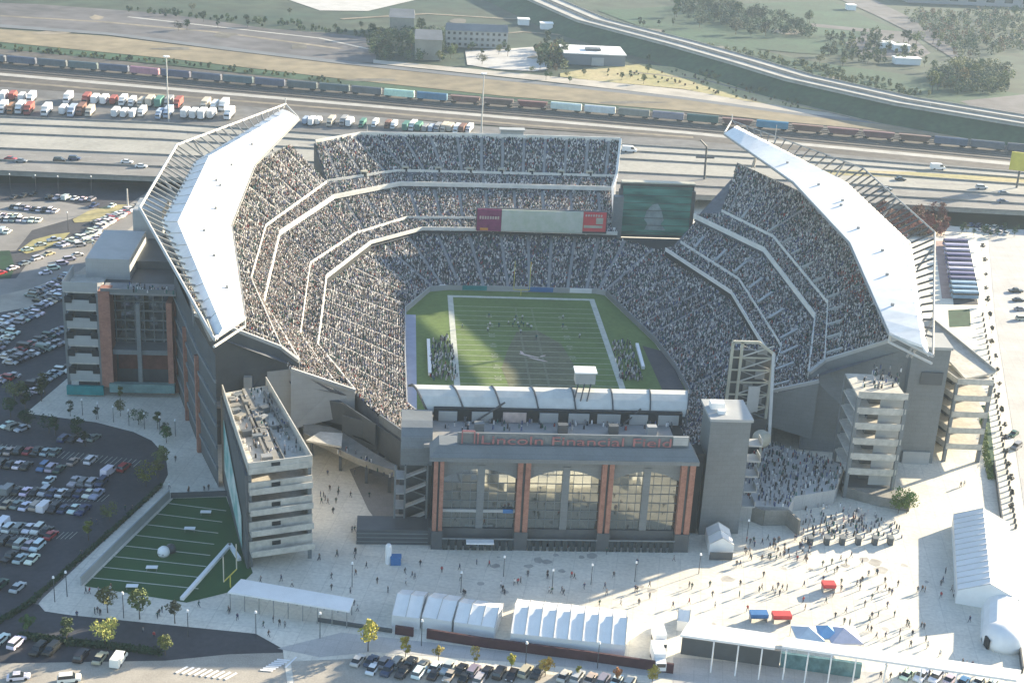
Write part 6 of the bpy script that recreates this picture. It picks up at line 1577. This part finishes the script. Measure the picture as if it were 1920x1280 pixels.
# ------------------------------------------------------------------ FAR BUILDINGS
def far_block(name, label, xl, xr, yb, h, depth, wall, roofm, win=0, gable=False, cols=6):
    a, b = G(xl, yb), G(xr, yb); y = (a.y + b.y) / 2; W = b.x - a.x; c = ((a.x + b.x) / 2, y + depth / 2)
    t = thing(name, label, 'building', (c[0], y, 0))
    mb = MB(); mb.box((c[0], c[1], h / 2), (W, depth, h)); mb.build('walls', wall, t)
    if gable:
        mb = MB(); mb.loft([(a.x - .5, y - .5, h), (b.x + .5, y - .5, h), (b.x + .5, y + depth + .5, h), (a.x - .5, y + depth + .5, h)], [(a.x, y + depth / 2 - .2, h + 4), (b.x, y + depth / 2 - .2, h + 4), (b.x, y + depth / 2 + .2, h + 4), (a.x, y + depth / 2 + .2, h + 4)]); mb.build('roof', roofm, t)
    else:
        mb = MB(); mb.box((c[0], c[1], h + .3), (W + 1, depth + 1, .6)); mb.build('roof', roofm, t)
    for r in range(win):
        for k in range(cols):
            mb = MB(); mb.box((a.x + W * (k + .5) / cols, y - .08, (r + .55) * h / win), (W / cols * .45, .2, h / win * .45)); mb.build('window', M['carglass'], t)
    return t, c, W
tan = mat('tan render', (.27, .255, .215), noise=.12, scale=.1); pale = mat('pale render', (.36, .36, .34), noise=.1, scale=.1); gry = mat('grey slate', (.17, .18, .19), noise=.15, scale=.1)
far_block('apartment_block', 'tan slab block with a grey roof, the nearer of the two at top centre', 778, 828, 113, 13, 30, tan, gry, 0, True)
far_block('apartment_block', 'tan slab block farther back on the left at top centre', 730, 776, 66, 12, 28, tan, gry, 0, True)
far_block('apartment_block', 'long low grey block with many windows at top centre', 836, 950, 90, 11, 13, pale, gry, 3, True, 11)
t, c, W = far_block('white_hall', 'low hall with a bright white flat roof at top centre right', 1058, 1170, 123, 7, 30, mat('hall wall', (.16, .18, .20)), M['roof_white'], 0)
mb = MB(); mb.box((c[0], c[1] - 2, 8.2), (10, 7, 1.6)); mb.build('roof_plant', M['steel_dark'], t)
mb = MB(); mb.box((c[0] + 2, c[1] - 15.4, 2.5), (8, 1, 5)); mb.build('entrance', M['panel_light'], t)
far_block('warehouse', 'huge grey warehouse roof cut by the top right corner', 1716, 1990, 12, 10, 90, mat('warehouse wall', (.25, .25, .27)), mat('warehouse roof', (.30, .30, .32), noise=.1, scale=.03), 1, False, 9)
for i, (x0, x1, y, lab) in enumerate(((1650, 1676, 92, 'small white shed, upper left in the grey yard at top right'), (1678, 1704, 97, 'small white shed, upper right in the grey yard at top right'), (1680, 1724, 122, 'larger white shed, lowest in the grey yard at top right'), (1590, 1604, 20, 'tiny white hut beside the diagonal road at top right'), (972, 992, 48, 'tiny white hut left of the motorway bend at top centre'), (1014, 1036, 56, 'small white hut right of its twin by the motorway bend'))):
    far_block('shed', lab, x0, x1, y, 4, 8, M['white'], M['roof_white'])
p = G(1906, 352, 6.5); t = thing('billboard', 'slanted yellow billboard on a post at the right edge of the highway', 'billboard', tuple(p))
mb = MB(); mb.tube(p, p + V3(0, 0, 8), .5); mb.build('post', M['steel_dark'], t)
q = GY(1908, 303, p.y); mb = MB(); mb.box((q.x + 2, p.y, q.z), (10, .8, 8.5), -.35); mb.build('panel', M['yellow'], t)

# ------------------------------------------------------------------ PEOPLE
def person_proto(pose):
    bm = bmesh.new(); sk = bm.verts.layers.skin.verify()
    J = {}
    st = .26 if pose == 'walk' else .04
    pts = dict(pelvis=(0, 0, .94, .14), waist=(0, .0, 1.08, .135), chest=(0, .01, 1.32, .16), neck=(0, .0, 1.48, .06), head=(0, -.02, 1.60, .095), top=(0, -.01, 1.71, .085),
               hipl=(-.1, 0, .90, .095), hipr=(.1, 0, .90, .095), kneel=(-.11, -st * .55, .50, .065), kneer=(.11, st * .35, .50, .065), ankl=(-.11, -st, .09, .045), ankr=(.11, st * 1.2, .12, .045),
               toel=(-.12, -st - .17, .04, .04), toer=(.12, st * 1.2 - .15, .05, .04), shl=(-.19, 0, 1.40, .068), shr=(.19, 0, 1.40, .068), elbl=(-.26, .06 + st * .3, 1.13, .05), elbr=(.26, .04 - st * .3, 1.13, .05),
               wrl=(-.25, -.06 + st * .5, .90, .036), wrr=(.25, -.08 - st * .6, .92, .036), hal=(-.25, -.09 + st * .5, .80, .032), har=(.25, -.12 - st * .7, .82, .032))
    for k, (x, y, z, r) in pts.items(): v = bm.verts.new((x, y, z)); v[sk].radius = (r, r); J[k] = v
    for a, b in (('pelvis', 'waist'), ('waist', 'chest'), ('chest', 'neck'), ('neck', 'head'), ('head', 'top'), ('pelvis', 'hipl'), ('pelvis', 'hipr'), ('hipl', 'kneel'), ('kneel', 'ankl'), ('ankl', 'toel'), ('hipr', 'kneer'), ('kneer', 'ankr'), ('ankr', 'toer'), ('chest', 'shl'), ('chest', 'shr'), ('shl', 'elbl'), ('elbl', 'wrl'), ('wrl', 'hal'), ('shr', 'elbr'), ('elbr', 'wrr'), ('wrr', 'har')): bm.edges.new((J[a], J[b]))
    J['pelvis'][sk].use_root = True
    me = bpy.data.meshes.new('person'); bm.to_mesh(me); bm.free(); o = bpy.data.objects.new('person', me); COL.objects.link(o)
    o.modifiers.new('skin', 'SKIN'); s = o.modifiers.new('sub', 'SUBSURF'); s.levels = 1; s.render_levels = 1
    dg = bpy.context.evaluated_depsgraph_get(); dg.update(); m2 = bpy.data.meshes.new_from_object(o.evaluated_get(dg)); bpy.data.objects.remove(o)
    m2.materials.clear()
    for k in ('objcol', 'trousers', 'skin', 'hair'): m2.materials.append(M[k])
    for p in m2.polygons:
        c = p.center; p.use_smooth = True
        if c.z < .95 and abs(c.x) < .2: p.material_index = 1
        elif abs(c.x) > .2 and c.z < .89: p.material_index = 2
        elif c.z > 1.66 or (c.z > 1.53 and c.y > .02): p.material_index = 3
        elif c.z > 1.47: p.material_index = 2
    m2.name = 'person'; return m2
PM = [person_proto('walk'), person_proto('stand')]
TOPS = [('black', (.02, .02, .022)), ('dark grey', (.07, .07, .075)), ('dark blue', (.03, .04, .10)), ('dark green', (.02, .07, .055)), ('white', (.62, .62, .60)), ('red', (.36, .04, .04)), ('grey', (.25, .25, .25)), ('brown', (.14, .08, .05))]
def zl(off, lst, k=2.977): return [(off[0] + x / k, off[1] + y / k) for x, y in lst]
PP = zl((1280, 850), [(35, 750), (50, 757), (150, 745), (320, 740), (165, 800), (315, 800), (440, 760), (425, 775), (500, 770), (530, 750), (555, 760), (580, 765), (515, 790), (540, 792), (800, 745), (790, 760), (780, 630), (830, 620), (860, 660), (845, 672), (880, 600), (910, 620), (1000, 620), (940, 580), (1035, 685), (1080, 675), (1000, 720), (970, 740), (990, 730), (1130, 760), (1150, 780), (1165, 790), (1200, 740), (1055, 815), (1310, 775), (1350, 775), (1335, 770), (910, 890), (900, 950), (930, 960), (1040, 940), (1140, 860), (1090, 910), (1180, 910), (1030, 990), (1050, 995), (1080, 1030), (1130, 1030), (1250, 960), (1260, 970), (1210, 1010), (1330, 975), (1345, 980), (1280, 1020), (1210, 1055), (1355, 1050), (1365, 1085), (1270, 1080), (1435, 1130), (300, 630), (320, 630), (375, 590), (440, 600), (450, 690), (520, 600), (680, 600), (690, 610), (360, 880), (180, 860), (35, 840), (1440, 740), (1500, 770), (1510, 800), (1440, 805), (1465, 670), (1450, 720), (1570, 180), (1550, 190), (700, 300), (680, 260), (1600, 940)])
PP += zl((640, 850), [(80, 680), (200, 725), (260, 775), (140, 640), (50, 780), (440, 630), (560, 665), (355, 670), (395, 690), (410, 700), (360, 730), (660, 650), (665, 710), (680, 790), (690, 795), (755, 620), (825, 630), (890, 750), (900, 770), (910, 790), (965, 735), (985, 730), (1000, 722), (1040, 685), (1150, 700), (1150, 685), (1285, 690), (1300, 700), (1480, 560), (1520, 690), (1650, 620), (1855, 600), (1355, 755), (1470, 755), (1480, 790), (1240, 790), (1230, 778), (1160, 780), (1175, 780), (1640, 770), (1650, 775), (1720, 745), (1440, 850), (1560, 845), (1660, 845), (1720, 810), (1850, 860), (70, 850), (90, 880), (60, 440), (75, 560), (75, 590)])
PP += zl((0, 850), [(480, 780), (500, 782), (550, 780), (615, 772), (620, 760), (430, 915), (530, 897), (560, 902), (545, 890), (800, 1005), (860, 1030), (890, 905), (905, 885), (880, 920), (1110, 855), (1275, 885), (1280, 895), (1325, 930), (1470, 970), (1525, 942), (1560, 962), (1590, 972), (1500, 1022), (1455, 720), (1630, 742), (1570, 712), (1850, 700), (1850, 762), (1780, 595), (1880, 575), (1790, 240), (1815, 262), (1830, 282), (1860, 332), (1890, 212), (700, 320), (740, 320), (510, 395), (540, 400), (450, 575), (460, 575), (1055, 215), (1050, 225), (1140, 210), (1165, 205), (945, 195), (980, 45)])
PP += zl((380, 600), [(580, 850), (570, 880), (610, 820), (650, 840), (640, 880), (625, 925), (730, 1015), (645, 1130), (735, 1120), (560, 1150), (600, 745), (730, 740), (800, 850), (710, 850)], 2.56)
for k in range(46): PP.append((rnd.uniform(1395, 1520), rnd.uniform(1012, 1052)))
for k in range(22): PP.append((rnd.uniform(1620, 1900), rnd.uniform(1246, 1278)))
for k in range(16): PP.append((rnd.uniform(1500, 1740), rnd.uniform(1060, 1160)))
LM = [((1552, 1108), 'the red inflatable'), ((1350, 1040), 'the small tower-foot tent'), ((1590, 1020), 'the turnstile kiosks'), ((1760, 1080), 'the big right tent'), ((1545, 1205), 'the pop-up canopies'), ((1460, 1166), 'the red stall'), ((1080, 1185), 'the long frame tent'), ((840, 1160), 'the shaded tents'), ((1000, 1035), 'the entrance doors'), ((735, 1055), 'the blue bin'), ((540, 1120), 'the long awning'), ((610, 900), 'the truck court'), ((250, 1150), 'the pavement trees'), ((280, 1000), 'the practice pitch fence'), ((1760, 1260), 'the long gate roof'), ((1300, 1100), 'the shadow edge'), ((370, 925), 'the far pitch end'), ((1800, 900), 'the outer balconies'), ((1700, 1190), 'the dome tent')]
ppl = {}
for x, y in PP:
    l = min(LM, key=lambda q: (q[0][0] - x) ** 2 + ((q[0][1] - y) * 1.6) ** 2)[1]
    cn, cc = TOPS[nrs.choice(len(TOPS), p=[.27, .17, .14, .12, .10, .05, .1, .05])]
    ppl.setdefault((l, cn), []).append((x, y, cc))
for (l, cn), L in ppl.items():
    for i, (x, y, cc) in enumerate(sorted(L)):
        o = bpy.data.objects.new('person', PM[0] if rnd.random() < .65 else PM[1]); COL.objects.link(o); o.location = G(x, y, .12); o.rotation_euler = (0, 0, rnd.uniform(0, 6.28)); o.scale = (1.12, 1.12, rnd.uniform(1.0, 1.12)); o.color = (*cc, 1)
        if len(L) == 1: lab = 'only person in a %s top near %s' % (cn, l)
        else: lab = 'person in %s top, %s from left among those near %s' % (cn, ORD[i], l)
        tag(o, lab, 'person', 'people around the plaza')
fp = [(800, 470), (735, 520), (775, 540), (830, 560), (850, 520), (845, 600), (870, 535), (920, 545), (940, 560), (905, 540), (860, 470), (985, 650), (550, 580), (650, 540), (320, 550), (1375, 640), (1225, 468), (560, 455), (570, 535), (1225, 545), (820, 530), (790, 500)]
for i, (x, y) in enumerate(sorted(fp)):
    px_, py_ = 800 + x / 4.8, 500 + y / 4.8
    o = bpy.data.objects.new('person', PM[0]); COL.objects.link(o); o.location = G(px_, py_ + 1, .2); o.rotation_euler = (0, 0, rnd.uniform(0, 6.28)); o.scale = (1.3, 1.3, 1.12); o.color = ((.66, .67, .66, 1) if i % 2 else (.03, .13, .11, 1))
    tag(o, '%s player, %s from the left on the green field' % ('white-shirted' if i % 2 else 'green-shirted', ORD[i]), 'person', 'players on the field')
# ------------------------------------------------------------------ camera, light, world
cam = bpy.data.cameras.new('camera'); co = bpy.data.objects.new('camera', cam); COL.objects.link(co)
cam.sensor_width = 36; cam.lens = 36 * FPX / 1920; cam.clip_end = 20000; cam.clip_start = 1
R_ = AX @ np.array([1, 0, 0.]); U_ = AX @ np.array([0, 1, 0.]); F_ = AX @ np.array([0, 0, 1.])
mw = Matrix(((R_[0], U_[0], -F_[0], CAM[0]), (R_[1], U_[1], -F_[1], CAM[1]), (R_[2], U_[2], -F_[2], CAM[2]), (0, 0, 0, 1)))
co.matrix_world = mw
scene.camera = co
SUN_AZ, SUN_EL = 31.2, 15.9
sv = Vector((math.cos(math.radians(SUN_EL)) * math.cos(math.radians(SUN_AZ)), math.cos(math.radians(SUN_EL)) * math.sin(math.radians(SUN_AZ)), math.sin(math.radians(SUN_EL))))
sl = bpy.data.lights.new('sun', 'SUN'); so = bpy.data.objects.new('sun', sl); COL.objects.link(so)
sl.energy = 5.0; sl.angle = math.radians(.53); sl.color = (1.0, .85, .62)
so.rotation_euler = sv.to_track_quat('Z', 'Y').to_euler(); so.location = (0, 0, 300)
w = bpy.data.worlds.new('World'); scene.world = w; w.use_nodes = True
bg = w.node_tree.nodes['Background']; st = w.node_tree.nodes.new('ShaderNodeTexSky'); st.sky_type = 'NISHITA'
st.sun_disc = False; st.sun_elevation = math.radians(SUN_EL); st.sun_rotation = math.radians(90 - SUN_AZ)
st.air_density = 1.0; st.dust_density = .8; st.ozone_density = 1.6
w.node_tree.links.new(st.outputs['Color'], bg.inputs['Color']); bg.inputs['Strength'].default_value = .10
scene.view_settings.view_transform = 'Standard'; scene.view_settings.look = 'None'
scene.view_settings.exposure = 1.85; scene.view_settings.gamma = 1
HAZE = 0.00009
if HAZE:
    hb = MB(); hb.box((0, 500, 88), (3200, 2600, 180))
    hm = bpy.data.materials.new('haze'); hm.use_nodes = True; nt = hm.node_tree
    nt.nodes.remove(nt.nodes['Principled BSDF']); pv = nt.nodes.new('ShaderNodeVolumePrincipled')
    pv.inputs['Color'].default_value = (.62, .80, 1.0, 1); pv.inputs['Density'].default_value = HAZE; pv.inputs['Anisotropy'].default_value = .2
    nt.links.new(pv.outputs['Volume'], nt.nodes['Material Output'].inputs['Volume'])
    ho = hb.build('haze', hm); tag(ho, 'thin pale blue haze hanging over the whole scene', 'haze', kind='stuff')
scene.cycles.volume_bounces = 0
